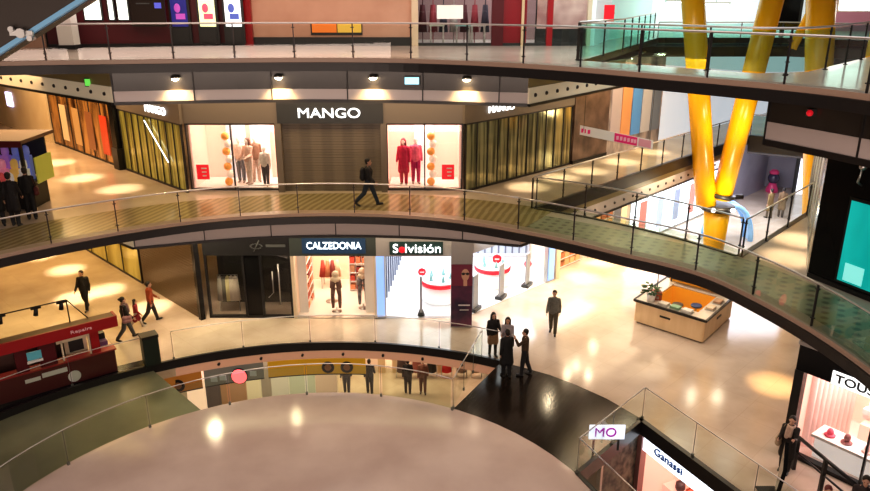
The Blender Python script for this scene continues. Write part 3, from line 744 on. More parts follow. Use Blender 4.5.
part('light_panel', MB().boxz(q[0] + .05, q[1] - .05, .1, TOP1, .4, .14, PI / 4), M['signblue'], t); part('casing', MB().boxz(q[0], q[1], 0, TOP1, .5, .2, PI / 4), M['steel'], t)
pl = (1.02, 26.1)
t = thing('poster_pillar', (*pl, 0), 'square pillar wrapped in a dark poster with a woman in sunglasses', 'pillar')
part('core', MB().boxz(*pl, 0, 4.5, .82, .6), M['lightfascia'], t)
po = part('poster', MB().boxz(pl[0], pl[1] - .31, .05, TOP1 - .05, .80, .02), noisy('dark violet poster', (.03, .02, .05), (.16, .04, .09), 1.4, .3, 0, 3), t)
part('poster_top', MB().boxz(pl[0], pl[1] - .315, 1.75, TOP1 - .05, .80, .02), mat('wine poster', (.22, .03, .07), .4), t)
fa = MB().ball((pl[0] + .13, pl[1] - .33, 2.2), .19, .8, .12, 1.25, 16, 10); fa.boxz(pl[0] + .13, pl[1] - .33, 1.75, 2.05, .14, .02)
part('poster_face', fa, mat('poster face', (.55, .30, .20), .5, 0, .1), t)
gl = MB(); gl.ball((pl[0] + .05, pl[1] - .36, 2.25), .07, 1, .2, .75); gl.ball((pl[0] + .21, pl[1] - .36, 2.25), .07, 1, .2, .75); gl.box((pl[0] + .13, pl[1] - .36, 2.27), (.1, .01, .02))
part('poster_sunglasses', gl, M['black'], t)
part('poster_print', MB().box((pl[0] + .1, pl[1] - .325, .95), (.45, .01, .05)).box((pl[0] + .1, pl[1] - .325, .75), (.35, .01, .03)), M['white'], t)
# security gates and round red signs
gx = [((475, 310), 'first'), ((501, 298), 'second'), ((527, 286), 'third')]
for (px, py), nm in gx:
    p = G(px, py, 0)
    t = thing('security_gate', (p[0], p[1], 0), '%s upright grey security gate along the optician diagonal entrance, counted from the poster pillar' % nm, 'security gate')
    part('panel', MB().boxz(p[0], p[1], .12, 1.55, .06, .45, -.5), mat('gate grey', (.35, .37, .42), .4), t); part('foot', MB().boxz(p[0], p[1], 0, .14, .32, .6, -.5), M['charcoal'], t)
p = G(421, 318, 0)
t = thing('security_gate', (p[0], p[1] + .25, 0), 'slim security post with dark foot in the optician front doorway', 'security gate')
part('panel', MB().boxz(p[0], p[1] + .25, .1, 1.7, .09, .2), mat('gate grey', (.35, .37, .42), .4), t); part('foot', MB().cone((p[0], p[1] + .25, 0), (p[0], p[1] + .25, .25), .16, .08, 10), M['charcoal'], t)
def round_sign(px, py, Y, r, lab):
    p = AY(px, py, Y); t = thing('round_sign', (p[0], Y, p[2] - r), lab, 'sign', 'round red signs in the optician shop')
    part('disc', MB().cone((p[0], Y - .02, p[2]), (p[0], Y + .02, p[2]), r, r, 18), M['redlight'], t)
    part('print', MB().box((p[0], Y - .03, p[2]), (r, .01, r * .35)), M['white'], t)
    part('wire', MB().cone((p[0], Y, p[2] + r), (p[0], Y, 3.2), .008, .008, 6), M['steel'], t)
round_sign(422, 272, 28.6, .17, 'round red hanging sign in the optician shop left of the pillar')
round_sign(497, 259, 29.9, .2, 'round red hanging sign above the optician entrance')
round_sign(528, 264, 31.2, .18, 'small round red hanging sign near the far optician gate')
def counter(px, py, lab, rr=.75):
    p = G(px, py, 0); t = thing('optician_counter', (p[0], p[1], 0), lab, 'counter', 'round optician counters')
    part('body', MB().lathe((p[0], p[1], 0), [(rr * .8, 0), (rr, .1), (rr, .78)], 24), M['shopwhite'], t)
    part('red_band', MB().lathe((p[0], p[1], 0), [(rr + .06, .78), (rr + .06, .92), (rr, .94)], 24), M['redlight'], t)
    part('top', MB().lathe((p[0], p[1], 0), [(rr + .02, .94), (rr + .02, .98)], 24), M['white'], t)
    for k in range(5):
        a = k * 1.25; g = solid('glasses_stand', MB().cone((p[0] + .45 * math.cos(a), p[1] + .45 * math.sin(a), .98), (p[0] + .45 * math.cos(a), p[1] + .45 * math.sin(a), 1.25), .09, .03, 8), mat('stand tone', (.25, .5, .5), .3), 'small display stand on the %s' % lab, 'display stand', 'display stands on ' + lab)
counter(440, 300, 'round white counter with red band inside the optician front window')
counter(492, 285, 'round white counter with red band behind the diagonal entrance')
# vertical slatted glasses walls
def slat_display(p, q, lab):
    t = thing('glasses_wall', (*lerp(p, q, .5), 0), lab, 'display wall')
    part('panel', MB().seg(p, q, .3, 2.8, .05), mat('grey blue display', (.40, .44, .52), .4, 0, .15), t)
    n = 9; mb = MB(); a = math.atan2(q[1] - p[1], q[0] - p[0])
    for i in range(n): x, y = lerp(p, q, (i + .5) / n); mb.boxz(x, y, .3, 2.8, .07, .16, a)
    part('slats', mb, mat('slat dark blue', (.12, .14, .20), .4), t)
slat_display((XC + .2, YF + 1.0), (-1.6, YF + 6.8), 'blue grey slatted glasses wall along the optician side wall')
slat_display((1.6, YF + 6.9), (4.6, YF + 6.9), 'blue grey slatted glasses wall at the optician back')
# shop with shelves beyond
t = thing('shelf_shop_front', (*dpR(8.8), 0), 'warm lit open shop front with cream fascia beyond the optician', 'shop front')
part('fascia', MB().seg(dpR(RS + .3), dpR(12), TOP1 + .1, 4.5, .2), M['cream'], t)
for s in (RS + .5, 12): part('jamb', MB().boxz(*dpR(s), 0, TOP1 + .1, .3, .3, PI / 4), M['cream'], t)
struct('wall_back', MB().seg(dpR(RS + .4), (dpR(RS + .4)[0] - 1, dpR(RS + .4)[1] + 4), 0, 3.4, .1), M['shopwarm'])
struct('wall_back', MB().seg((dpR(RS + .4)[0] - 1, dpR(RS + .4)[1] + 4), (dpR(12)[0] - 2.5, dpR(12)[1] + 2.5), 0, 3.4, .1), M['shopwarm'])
q = dpR(7.6)
shelf_unit(q[0] - .25, q[1] + .75, PI / 4, 0, 2.2, 5, 'wide wooden goods shelf in the warm lit shop beyond the optician', cols=5, pal=[(.5, .18, .08), (.8, .5, .25), (.35, .2, .12), (.9, .75, .5)], gl='box of goods on the first shelf of the warm lit shop', grp='goods on the warm shop shelf', item='boxed_goods')
q = dpR(10.4)
shelf_unit(q[0] - .3, q[1] + .7, PI / 4, 0, 2.2, 5, 'second goods shelf in the warm lit shop farther along the diagonal', cols=4, pal=[(.5, .18, .08), (.8, .5, .25), (.35, .2, .12), (.9, .75, .5)], gl='box of goods on the farther shelf of the warm lit shop', grp='goods on the second warm shop shelf', item='boxed_goods')
# bright cool shops further along, seen through the opening
t = thing('bright_shop_window', (*dpR(18), 0), 'bluish white brightly lit shop window seen below behind the yellow columns', 'shop window')
glazing(t, dpR(12.4), dpR(24), 0, 3.5, mat('cool lit window', (.75, .82, .9), .2, 0, 1.3, (.8, .92, 1)), 7, fr='steel')
part('fascia', MB().seg(dpR(12.2), dpR(24), 3.5, 4.5, .15), M['lightfascia'], t)
for i in range(6):
    q = dpR(13.6 + i * 1.8); part('window_print', MB().boxz(q[0] + .06, q[1] - .06, .5, 2.2, .6, .03, PI / 4), mat('window figure %d' % (i % 3), [(.7, .25, .2), (.5, .6, .75), (.3, .35, .45)][i % 3], .4, 0, .2), t)
struct('wall_right', MB().seg(dpR(24), dpR(29.5), 0, 4.55, .2), M['greywall'])
struct('wall_back', MB().seg((16.5, 50), (37, 43.4), 0, 4.6, .2), M['greywall'])
p = G(770, 186, 0)
t = thing('vending_dispenser', (22.1, 46.5, 0), 'small pink and dark rounded dispenser standing at the far grey violet wall', 'dispenser')
X, Y_ = 22.1, 46.5
part('base', MB().lathe((X, Y_, 0), [(.36, 0), (.40, .12), (.26, .5), (.2, .62)], 14), mat('hot pink', (.55, .05, .16), .4, 0, .1), t)
part('globe', MB().ball((X, Y_, .92), .36, 1, 1, 1.05), mat('dark dome', (.06, .05, .09), .2), t); part('cap', MB().lathe((X, Y_, 1.22), [(.28, 0), (.30, .12), (.18, .26)], 14), mat('hot pink', (.55, .05, .16), .4, 0, .1), t)
dw = G(801, 190, 0)
t = thing('lit_doorway', (dw[0], dw[1] - 1.2, 0), 'glowing white doorway in the far grey violet wall', 'doorway')
part('opening', MB().boxz(dw[0], dw[1] - 1.2, 0, 2.7, 1.7, .1, -.32), mat('door glow', (.9, .9, 1), .5, 0, 1.4), t); part('frame', MB().boxz(dw[0], dw[1] - 1.1, 0, 2.9, 2.1, .1, -.32), M['charcoal'], t)
# blue arch
p = G(729, 241, 0)
t = thing('blue_arch', (p[0], p[1], 0), 'curved pale blue play arch beside the base of the yellow columns', 'play arch')
for s in (0, 1):
    pts = [(p[0] + 1.1 * math.cos(a) , p[1] + s * .8 + .0, 1.9 * math.sin(a)) for a in [PI * i / 14 for i in range(15)]]
    part('hoop', MB().tube(pts, .14, 10), mat('pale blue', (.22, .48, .85), .4, 0, .15), t)
mb = MB()
pts = [(p[0] + 1.1 * math.cos(a), 1.9 * math.sin(a)) for a in [PI * i / 14 for i in range(15)]]
for i in range(14): mb.quad((pts[i][0], p[1], pts[i][1]), (pts[i + 1][0], p[1], pts[i + 1][1]), (pts[i + 1][0], p[1] + .8, pts[i + 1][1]), (pts[i][0], p[1] + .8, pts[i][1]))
part('skin', mb, mat('pale blue cloth', (.35, .58, .88), .5, 0, .15), t)
# ------------------------------------------------------------------ yellow columns
VB = (13.35, 33.0)
J1, J2 = AY(706, 205, 33), AY(721, 199, 33); T1, T2 = AY(693, 0, 33), AY(772, 0, 33)
def ext(a, b, k): return tuple(a[i] + (b[i] - a[i]) * k for i in range(3))
t = thing('yellow_column', (*VB, 0), 'thick yellow V shaped column pair meeting on one short stem', 'column')
part('stem', MB().cone((VB[0], VB[1], 0), (VB[0] - .1, VB[1], 2.75), .42, .60, 24), M['yellow'], t)
part('leg', MB().cone(J1, ext(J1, T1, 1.35), .46, .50, 24), M['yellow'], t)
part('leg', MB().cone(J2, ext(J2, T2, 1.35), .46, .50, 24), M['yellow'], t)
part('joint_collar', MB().lathe((VB[0] - .1, VB[1], 2.68), [(.72, 0), (.78, .05), (.78, .22), (.7, .27)], 24), M['darksteel'], t)
part('joint_collar', MB().cone(ext(J2, T2, .01), ext(J2, T2, .03), .6, .6, 24).cone((J2[0] + .5, J2[1], J2[2] + .1), (J2[0] + 1.0, J2[1], J2[2] + .1), .12, .12, 10), M['darksteel'], t)
part('base_plate', MB().lathe((*VB, 0), [(.8, 0), (.8, .08), (.56, .14)], 24), M['darksteel'], t)
lm = MB()
for dx in (-.45, .45): lm.ball((VB[0] - .1 + dx, VB[1] - .72, 2.85), .10)
part('spot_lamp', lm, M['lampw'], t)
c3a, c3b = AY(815, 190, 33), AY(821, 0, 33)
t = thing('yellow_column', (c3a[0], 33, 0), 'single thick yellow column right of the V shaped pair', 'column')
part('shaft', MB().cone(ext(c3a, c3b, -.43), ext(c3a, c3b, 1.35), .5, .62, 24), M['yellow'], t)
p = ext(c3a, c3b, -.43); part('base_plate', MB().lathe((p[0], p[1], 0), [(.8, 0), (.8, .08), (.56, .14)], 24), M['darksteel'], t)
a, b = AY(781, 70, 34.4), AY(812, 10, 34.4)
t = thing('yellow_brace', ext(a, b, -.3), 'slim slanting yellow brace between the columns on the upper concourse', 'brace')
part('bar', MB().cone(ext(a, b, (9.9 - a[2]) / (b[2] - a[2])), ext(a, b, 1.6), .2, .2, 16), M['yellow'], t)
part('end_plate', MB().cone(ext(a, b, 1.6), ext(a, b, 1.66), .3, .3, 12), M['darksteel'], t)
p = AY(866, 60, 30); q = AY(870, 10, 30)
t = thing('yellow_column', (p[0], 30, 9.9), 'partly hidden yellow column at the upper right edge', 'column')
part('shaft', MB().cone((p[0] + .4, 30, 4.6), (q[0] + .7, 30, 14.5), .42, .46, 20), M['yellow'], t)
part('base_plate', MB().cone((p[0] + .4, 30, 4.6), (p[0] + .4, 30, 4.7), .6, .6, 20), M['darksteel'], t)

# ------------------------------------------------------------------ snack counter
S0, S1, S2 = G(632, 322, 0)[:2], G(703, 345, 0)[:2], G(732, 318, 0)[:2]
S3 = (S0[0] + S2[0] - S1[0], S0[1] + S2[1] - S1[1])
cen = ((S0[0] + S2[0]) / 2, (S0[1] + S2[1]) / 2)
def inn(p, k): return (p[0] + (cen[0] - p[0]) * k, p[1] + (cen[1] - p[1]) * k)
t = thing('snack_counter', (*cen, 0), 'square snack counter with light wood sides and black top edge on the lower concourse', 'snack counter')
for a, b in ((S0, S1), (S1, S2), (S2, S3), (S3, S0)):
    part('side_panel', MB().seg(inn(a, .06), inn(b, .06), .06, .95, .08), M['wood'], t)
    part('inner_panel', MB().seg(inn(a, .36), inn(b, .36), .06, .9, .06), M['orange'], t)
    mb = MB(); aa, bb, ci, di = inn(a, 0), inn(b, 0), inn(b, .36), inn(a, .36)
    mb.prism([aa, bb, ci, di], .92, .97); part('worktop', mb, mat('pale worktop', (.62, .56, .48), .3), t)
    part('edge_strip', MB().seg(a, b, .90, 1.0, .06), M['black'], t)
    part('kick_plate', MB().seg(inn(a, .1), inn(b, .1), 0, .07, .06), M['charcoal'], t)
def on(a, b, k, ins=.18): return inn(lerp(a, b, k), ins)
for a, b, k in ((S0, S1, .45), (S1, S2, .5)):
    q = on(a, b, k, .03); part('vent_slot', MB().boxz(*q, .55, .62, .42, .04, math.atan2(b[1] - a[1], b[0] - a[0])), M['black'], t)
# back display cabinet
t = thing('display_cabinet', (*on(S3, S2, .5, .15), .97), 'orange backed display cabinet with white canopy on the snack counter', 'cabinet')
ang = math.atan2(S2[1] - S3[1], S2[0] - S3[0])
part('back_panel', MB().seg(on(S3, S2, .02, .12), on(S3, S2, .98, .12), .97, 1.42, .05), M['orange'], t)
part('canopy', MB().seg(on(S3, S2, 0, .16), on(S3, S2, 1, .16), 1.42, 1.5, .5), M['white'], t)
part('shelf', MB().seg(on(S3, S2, .05, .2), on(S3, S2, .95, .2), 1.16, 1.19, .35), M['charcoal'], t)
for k in (.02, .98): part('post', MB().boxz(*on(S3, S2, k, .2), .97, 1.42, .05, .05, ang), M['darksteel'], t)
for i in range(5):
    q = on(S3, S2, .15 + i * .17, .2); g = MB().lathe((*q, 1.5), [(.09, 0), (.10, .12), (.07, .2)], 12)
    tag(solid('jar', g, mat('jar %d' % (i % 2), [(.5, .45, .4), (.12, .1, .1)][i % 2], .3), 'small jar on the canopy of the orange display cabinet', 'jar'), group='jars on the snack cabinet shelf')
# things on the counter
q = on(S0, S1, .13); t = thing('potted_plant', (*q, .97), 'bushy dark green plant in a white pot on the left counter corner', 'plant')
part('pot', MB().lathe((*q, .97), [(.13, 0), (.19, .32), (.16, .32)], 14), M['white'], t)
lf = MB()
for i in range(46):
    a = random.uniform(0, 2 * PI); r = random.uniform(.08, .34); z = 1.3 + random.uniform(.0, .35)
    R = Matrix.Rotation(a, 3, 'Z') @ Matrix.Rotation(random.uniform(-.8, .8), 3, 'X')
    lf.ball((q[0] + r * math.cos(a), q[1] + r * math.sin(a), z), .11, 1, .45, .12, 8, 5, R)
part('foliage', lf, M['leaf'], t)
part('stem', MB().cone((*q, 1.2), (*q, 1.5), .02, .01, 6), M['leaf'], t)
def tray(k, a, b, lab, c, w=.42):
    q = on(a, b, k); ang = math.atan2(b[1] - a[1], b[0] - a[0]); t = thing('food_tray', (*q, .97), lab, 'tray')
    part('tray', MB().boxz(*q, .97, 1.0, w, .36, ang), M['steel'], t)
    part('food', MB().boxz(*q, 1.0, 1.08, w - .06, .28, ang), mat('food ' + lab[:9], c, .6), t)
tray(.36, S0, S1, 'pale food tray next to the potted plant', (.65, .6, .5)); tray(.56, S0, S1, 'greenish food tray in the middle of the front counter', (.25, .40, .25)); tray(.76, S0, S1, 'white food tray near the front counter corner', (.7, .68, .62))
tray(.35, S1, S2, 'cream food tray on the right side of the counter', (.7, .55, .4)); tray(.65, S1, S2, 'brown food tray on the right side near the cabinet', (.45, .28, .18))
def stool(x, y, lab, c):
    t = thing('stool', (x, y, 0), lab, 'stool'); part('seat', MB().lathe((x, y, .62), [(.2, 0), (.22, .04), (.2, .08)], 16), mat('stool ' + lab[:5], c, .4), t)
    part('stem', MB().cone((x, y, .03), (x, y, .63), .03, .03, 8), M['steel'], t); part('foot', MB().lathe((x, y, 0), [(.2, 0), (.2, .03), (.03, .05)], 16), M['steel'], t)
stool(cen[0] - .25, cen[1] - .0, 'dark grey stool inside the snack counter', (.08, .07, .06)); stool(cen[0] + .45, cen[1] - .1, 'blue stool inside the snack counter', (.05, .09, .22))
q = on(S0, S3, .5); t = thing('bar_lamp', (*q, .97), 'thin black lamp stand on the left counter edge', 'lamp')
part('stand', MB().tube([(*q, .97), (*q, 1.9)], .02), M['black'], t); part('shade', MB().cone((*q, 1.85), (*q, 1.98), .12, .05, 12), M['black'], t)
q = inn(S0, .42); t = thing('machine', (*q, .0), 'small red brown coffee machine on a stand by the counter corner', 'machine')
part('stand', MB().boxz(*q, 0, .9, .4, .4), M['orange'], t); part('body', MB().boxz(*q, .9, 1.3, .36, .36), mat('red brown', (.30, .06, .02), .35), t); part('spout', MB().boxz(q[0], q[1] - .2, 1.05, 1.15, .08, .1), M['steel'], t)

# ------------------------------------------------------------------ red kiosk
K1, K0 = G(118, 371, 0)[:2], (-16.2, 18.1)
kd = (K1[0] - K0[0], K1[1] - K0[1]); kL = math.hypot(*kd); kd = (kd[0] / kL, kd[1] / kL); kn = (-kd[1], kd[0])      # kn points away from the void
def kp(s, d): return (K1[0] - kd[0] * s + kn[0] * d, K1[1] - kd[1] * s + kn[1] * d)
ka = math.atan2(kd[1], kd[0])
t = thing('red_kiosk', (*kp(3, 1), 0), 'long dark red sales kiosk with open windows by the lower left railing', 'kiosk')
KL, KD = 6.6, 1.15
part('counter', MB().seg(kp(0, .05), kp(KL, .05), 0, .82, .1), M['darkred'], t)
part('counter_top', MB().seg(kp(-.05, .18), kp(KL, .18), .82, .87, .45), mat('red worktop', (.35, .02, .03), .35), t)
part('end_panel', MB().seg(kp(.05, 0.1), kp(.05, KD), 0, .8, .1), M['darkred'], t)
part('end_top', MB().seg(kp(.18, .2), kp(.18, KD), .8, .85, .4), M['cream'], t, 'pale counter top')
part('back_wall', MB().seg(kp(.6, KD), kp(KL, KD), 0, 1.38, .08), mat('kiosk back', (.12, .06, .05), .5), t)
part('roof', MB().prism([kp(-.15, -.1), kp(KL, -.1), kp(KL, .34), kp(-.15, .34)], 1.98, 2.06), mat('brown kiosk roof', (.20, .12, .07), .5), t)
part('fascia', MB().seg(kp(-.18, -.12), kp(KL, -.12), 1.70, 2.08, .08), M['red'], t); part('fascia', MB().seg(kp(-.16, -.12), kp(-.16, .34), 1.70, 2.08, .08), M['red'], t)
for s, w in ((.55, .26), (2.0, .5), (2.75, .35), (5.2, .2)): part('pillar', MB().boxz(*kp(s, .1), .82, 1.72, w, .16, ka), M['darkred'] if w > .3 else M['red'], t)
part('window_frame', MB().seg(kp(.75, .1), kp(1.7, .1), 1.5, 1.62, .06).boxz(*kp(.72, .1), .87, 1.6, .05, .06, ka).boxz(*kp(1.55, .1), .87, 1.6, .05, .06, ka), M['cream'], t)
for s, w in ((.95, .85), (4.15, 1.05)):
    q = kp(s, -.175); letters('Repairs', .15, (*q, 1.89), (kd[0], kd[1], 0), mat('pink white letter', (.75, .45, .45), .5, 0, .1), t, width=w * .75)
part('floor_plate', MB().prism([kp(0, 0), kp(KL, 0), kp(KL, KD), kp(0, KD)], .0, .02), M['charcoal'], t)
q = kp(2.38, .02); t = thing('monitor', (*q, 1.18), 'small teal monitor with white lower edge in the red kiosk window', 'monitor')
part('screen', MB().boxz(*q, 1.22, 1.5, .42, .03, ka), mat('teal monitor', (.08, .25, .28), .3, 0, .4), t); part('bezel', MB().boxz(*q, 1.12, 1.2, .46, .05, ka), M['white'], t); part('bracket', MB().boxz(*kp(2.38, .1), 1.15, 1.3, .08, .14, ka), M['steel'], t)
q = kp(1.05, .75); t = thing('storage_unit', (*q, .02), 'pale storage unit with dark openings inside the red kiosk', 'cabinet')
part('body', MB().boxz(*q, .02, 1.45, .7, .36, ka), M['cream'], t); part('opening', MB().boxz(*kp(1.05, .54), .9, 1.35, .45, .02, ka), M['charcoal'], t)
for s, z, w, h, lab in ((1.9, .60, .75, .16, 'white paper notice on the dark red kiosk front below the counter'), (1.35, .28, .5, .30, 'white rounded emblem on the dark red kiosk front'), (2.55, .55, .45, .13, 'second smaller paper notice on the kiosk front below the monitor')):
    q = kp(s, -.012); mb = MB()
    if h > .2: mb.cone((*q, z), (q[0] - kn[0] * .02, q[1] - kn[1] * .02, z), .2, .2, 16)
    else: mb.boxz(*q, z - h / 2, z + h / 2, w, .015, ka)
    solid('kiosk_notice', mb, M['white'], lab, 'notice')
t = thing('phone_stand', (*kp(.2, .9), .85), 'small dark goods stand on the pale end counter of the kiosk', 'display stand')
part('stand', MB().boxz(*kp(.2, .9), .85, 1.2, .25, .3, ka), M['charcoal'], t); part('goods', MB().boxz(*kp(.2, .6), .85, 1.0, .25, .25, ka), mat('violet goods', (.25, .15, .3), .5), t)
# track light frame over the kiosk
fz = 2.86
t = thing('track_light', (*kp(1.5, .8), 2.06), 'thin black track frame with three spotlights above the red kiosk roof', 'track light')
part('track', MB().tube([(*kp(1.15, .3), fz), (*kp(KL, .3), fz)], .022), M['black'], t); part('track', MB().tube([(*kp(1.15, .3), fz), (*kp(1.15, .3), 2.06)], .022), M['black'], t)
part('track', MB().tube([(*kp(1.15, .3), fz), (*kp(.6, .3), 2.06)], .018), M['black'], t)
for s in (1.3, 2.05, 3.05):
    q = kp(s, .3); r = MB().boxz(*q, fz - .08, fz - .02, .3, .06, ka); r.cone((*q, fz - .08), (q[0] - .04, q[1], fz - .3), .06, .075, 10)
    part('spotlight', r, M['black'], t)
q = G(148, 371, 0)
t = thing('litter_bin', (q[0], q[1] + .25, 0), 'dark green rectangular bin beside the lower gallery edge', 'bin')
part('body', MB().boxz(q[0], q[1] + .42, .1, 1.1, .52, .42, .6), mat('dark green bin', (.012, .022, .016), .45), t); part('lid', MB().boxz(q[0], q[1] + .42, 1.1, 1.2, .56, .46, .6), M['black'], t); part('plinth', MB().boxz(q[0], q[1] + .42, 0, .1, .46, .36, .6), M['black'], t)

# ------------------------------------------------------------------ market stall middle level, far left
q = G(14, 214, Z2); mx, my = -15.6, 25.2
t = thing('market_stall', (mx, my, Z2), 'roofed stall crowded with colourful goods at the far left of the middle level', 'stall')
part('roof', MB().boxz(mx, my, 7.5, 7.62, 3.6, 2.2), mat('brown stall roof', (.16, .09, .06), .5), t); part('roof_edge', MB().boxz(mx, my - 1.1, 7.4, 7.62, 3.6, .06), M['darkred'], t)
for sx in (-1, 1): part('post', MB().boxz(mx + sx * 1.7, my - 1, Z2, 7.5, .1, .1), M['darksteel'], t)
part('counter', MB().boxz(mx, my - .3, Z2, 6.1, 3.4, 1.2), M['black'], t)
part('back_panel', MB().boxz(mx, my + .6, 6.1, 7.5, 3.4, .06), M['charcoal'], t)
part('side_glass', MB().boxz(mx + 1.9, my - .1, 6.05, 6.95, .04, 1.1), mat('yellow green pane', (.42, .42, .08), .2, 0, .25), t)
gc = [(.75, .12, .12), (.2, .25, .7), (.85, .8, .75), (.9, .35, .5), (.3, .6, .3), (.85, .55, .15), (.4, .2, .6)]
for r in range(3):
    for c in range(9):
        x = mx - 1.4 + c * .35 + random.uniform(-.04, .04); z = 6.1 + r * .42
        mb = MB().lathe((x, my - .75 + r * .28, z), [(.1, 0), (.13, .1), (.12, .28), (.05, .36)], 8)
        if r: mb.boxz(x, my - .75 + r * .28, 6.1, z + .01, .28, .2)
        k = random.randrange(7)
        tag(solid('bagged_sweets', mb, mat('sweet tone %d' % k, gc[k], .5, 0, .15), 'small coloured bag of goods on the far left stall', 'goods bag'), group='coloured goods on the market stall')

# ------------------------------------------------------------------ uppermost level
YT = 29.5
t = thing('hoarding', (-4.05, YT, Z3), 'broad plain salmon pink hoarding on the uppermost level', 'hoarding')
part('panel', MB().seg((-7.25, YT), (-.9, YT), Z3 + .3, 13.98, .12), M['salmon'], t); part('base_strip', MB().seg((-7.25, YT), (-.9, YT), Z3, Z3 + .32, .2), M['charcoal'], t)
p, q = AY(312, 29, YT - .1), AY(361, 29, YT - .1)
t = thing('notice_board', ((p[0] + q[0]) / 2, YT - .1, p[2] - .25), 'small orange and yellow sign on the salmon hoarding', 'sign')
part('frame', MB().box(((p[0] + q[0]) / 2, YT - .085, p[2]), (2.0, .03, .46)), M['charcoal'], t); part('panel', MB().box(((p[0] + q[0]) / 2 - .47, YT - .11, p[2] + .03), (.95, .03, .32)), mat('orange sign', (.80, .22, .03), .5, 0, .3), t)
part('panel', MB().box(((p[0] + q[0]) / 2 + .5, YT - .11, p[2] + .03), (.92, .03, .32)), mat('yellow sign', (.75, .50, .08), .5, 0, .3), t)
W0, W1 = (-7.25, YT), (-14.5, 28.4)
t = thing('cinema_front', (*lerp(W0, W1, .5), Z3), 'dark red shop front with tall posters on the uppermost level', 'shop front')
part('wall_panel', MB().seg((W0[0] - .1, W0[1]), W1, Z3, 13.98, .1), M['darkred'], t); part('skirting', MB().seg(W0, W1, Z3, Z3 + .12, .2), M['black'], t)
for px in (247, 163, 150): 
    q = AY(px, 20, YT - .3); part('pilaster', MB().boxz(q[0], YT - .12, Z3, 13.98, .3 if px == 247 else .2, .3), M['red'] if px == 247 else mat('wine pilaster', (.14, .01, .015), .4), t)
for px, c, lab, e in ((178, (.03, .03, .22), 'dark blue lit poster on the dark red upper shop front', .6), (206, (.70, .72, .42), 'pale green lit poster on the dark red upper shop front', 1.6), (232, (.75, .78, .82), 'white and blue lit poster on the dark red upper shop front', 1.6)):
    q = AY(px, 14, 28.8)
    s_ = thing('lit_poster', (q[0], 29.0, 11.0), lab, 'poster')
    part('frame', MB().boxz(q[0], 29.0, Z3 + .1, 12.75, .78, .1), M['charcoal'], s_)
    part('light_panel', MB().boxz(q[0], 28.93, 11.08, 12.6, .6, .03), noisy('poster ' + lab[:8], tuple(k * .8 for k in c), c, 2, .4, 0, 2, .5, (1, 1, 1), 0, .4, .6, e), s_)
    g = MB(); g.boxz(q[0] + .05, 28.905, 11.35, 11.55, .35, .01); g.ball((q[0] - .05, 28.91, 11.75), .12, 1, .1, 1.4); g.boxz(q[0], 28.905, 12.1, 12.2, .4, .01)
    part('print', g, mat('print ' + lab[:8], [(.5, .1, .5), (.7, .12, .2), (.1, .15, .55)][(178, 206, 232).index(px)], .5, 0, .5), s_)
    part('lower_panel', MB().boxz(q[0], 28.93, Z3 + .16, 11.02, .6, .03), M['charcoal'], s_)
for px, w, lab in ((86, .6, 'widest white lit pane near the escalator on the upper dark red front'), (105, .16, 'narrow white lit strip pane on the upper dark red front'), (117, .36, 'tall white lit pane right of the narrow strip on the upper dark red front')):
    q = AY(px, 10, 28.0); s_ = thing('lit_window', (q[0], 28.45, 11.4), lab, 'lit panel')
    part('light_panel', MB().boxz(q[0], 28.5, 11.35, 12.8, w, .03), mat('pane glow', (.85, .9, .82), .5, 0, 1.8), s_); part('frame', MB().boxz(q[0], 28.55, 11.3, 12.85, w + .12, .04), M['charcoal'], s_)
q = AY(145, 12, 28.2); s_ = thing('menu_board', (q[0], 28.5, 11.3), 'dark menu board with faint blue mark on the upper dark red front', 'board')
part('panel', MB().boxz(q[0], 28.5, 11.1, 12.8, 1.3, .05), mat('dark brown board', (.03, .022, .018), .3), s_); part('print', MB().boxz(q[0] + .4, 28.46, 11.75, 11.95, .25, .02), mat('blue mark', (.1, .12, .6), .5, 0, .6), s_)
part('print', MB().boxz(q[0] - .15, 28.46, 12.05, 12.1, .6, .02).boxz(q[0] - .15, 28.46, 11.9, 11.94, .5, .02), M['lettergrey'], s_)
struct('ceiling', MB().prism([(-45, 27.6), (8, 27.6), (40, 27.6), (40, 58), (-45, 58)], 14.0, 14.1), M['ceil'])
struct('wall_left', MB().seg((W1[0] - .1, W1[1]), (-30, 28.2), Z3, 14, .1), M['salmon'])
q = AY(67, 40, 26); t = thing('white_pillar', (q[0], 27.6, Z3), 'white square pillar near the escalator on the uppermost level', 'pillar')
part('shaft', MB().boxz(q[0] - .7, 27.6, Z3, 14, .55, .5), M['white'], t); part('base', MB().boxz(q[0] - .7, 27.6, Z3, Z3 + .15, .62, .57), M['black'], t)
# right hand upper store
t = thing('upper_store_front', (2.5, YT, Z3), 'glazed upper store front with dark red columns right of the salmon hoarding', 'shop front')
part('window_glass', MB().seg((-.9, YT), (2.0, YT), Z3, 14, .03), M['shopglass'], t); part('window_glass', MB().seg((3.35, YT), (6.0, YT), Z3, 14, .03), M['shopglass'], t)
for px, w, m in ((415, .25, 'cream'), (497, .45, 'darkred'), (522, .1, 'wood'), (549, .22, 'red'), (588, .15, 'cream')):
    q = AY(px, 30, YT); part('column', MB().boxz(q[0], YT - .05, Z3, 14, w, .25), M[m], t)
q = AY(514, 30, YT); part('door_panel', MB().boxz(q[0], YT, Z3, 14, .95, .06), mat('red door', (.28, .01, .02), .3), t)
part('sill', MB().seg((-.9, YT), (6, YT), Z3, Z3 + .1, .2), M['charcoal'], t)
struct('wall_back', MB().seg((-.9, YT + 4), (6.2, YT + 4), Z3, 14, .1), mat('dim store wall', (.32, .22, .22), .5, 0, .12)); struct('floor', MB().boxz(2.6, YT + 2, Z3 + .002, Z3 + .01, 7, 3.9), mat('store floor', (.6, .6, .58), .3))
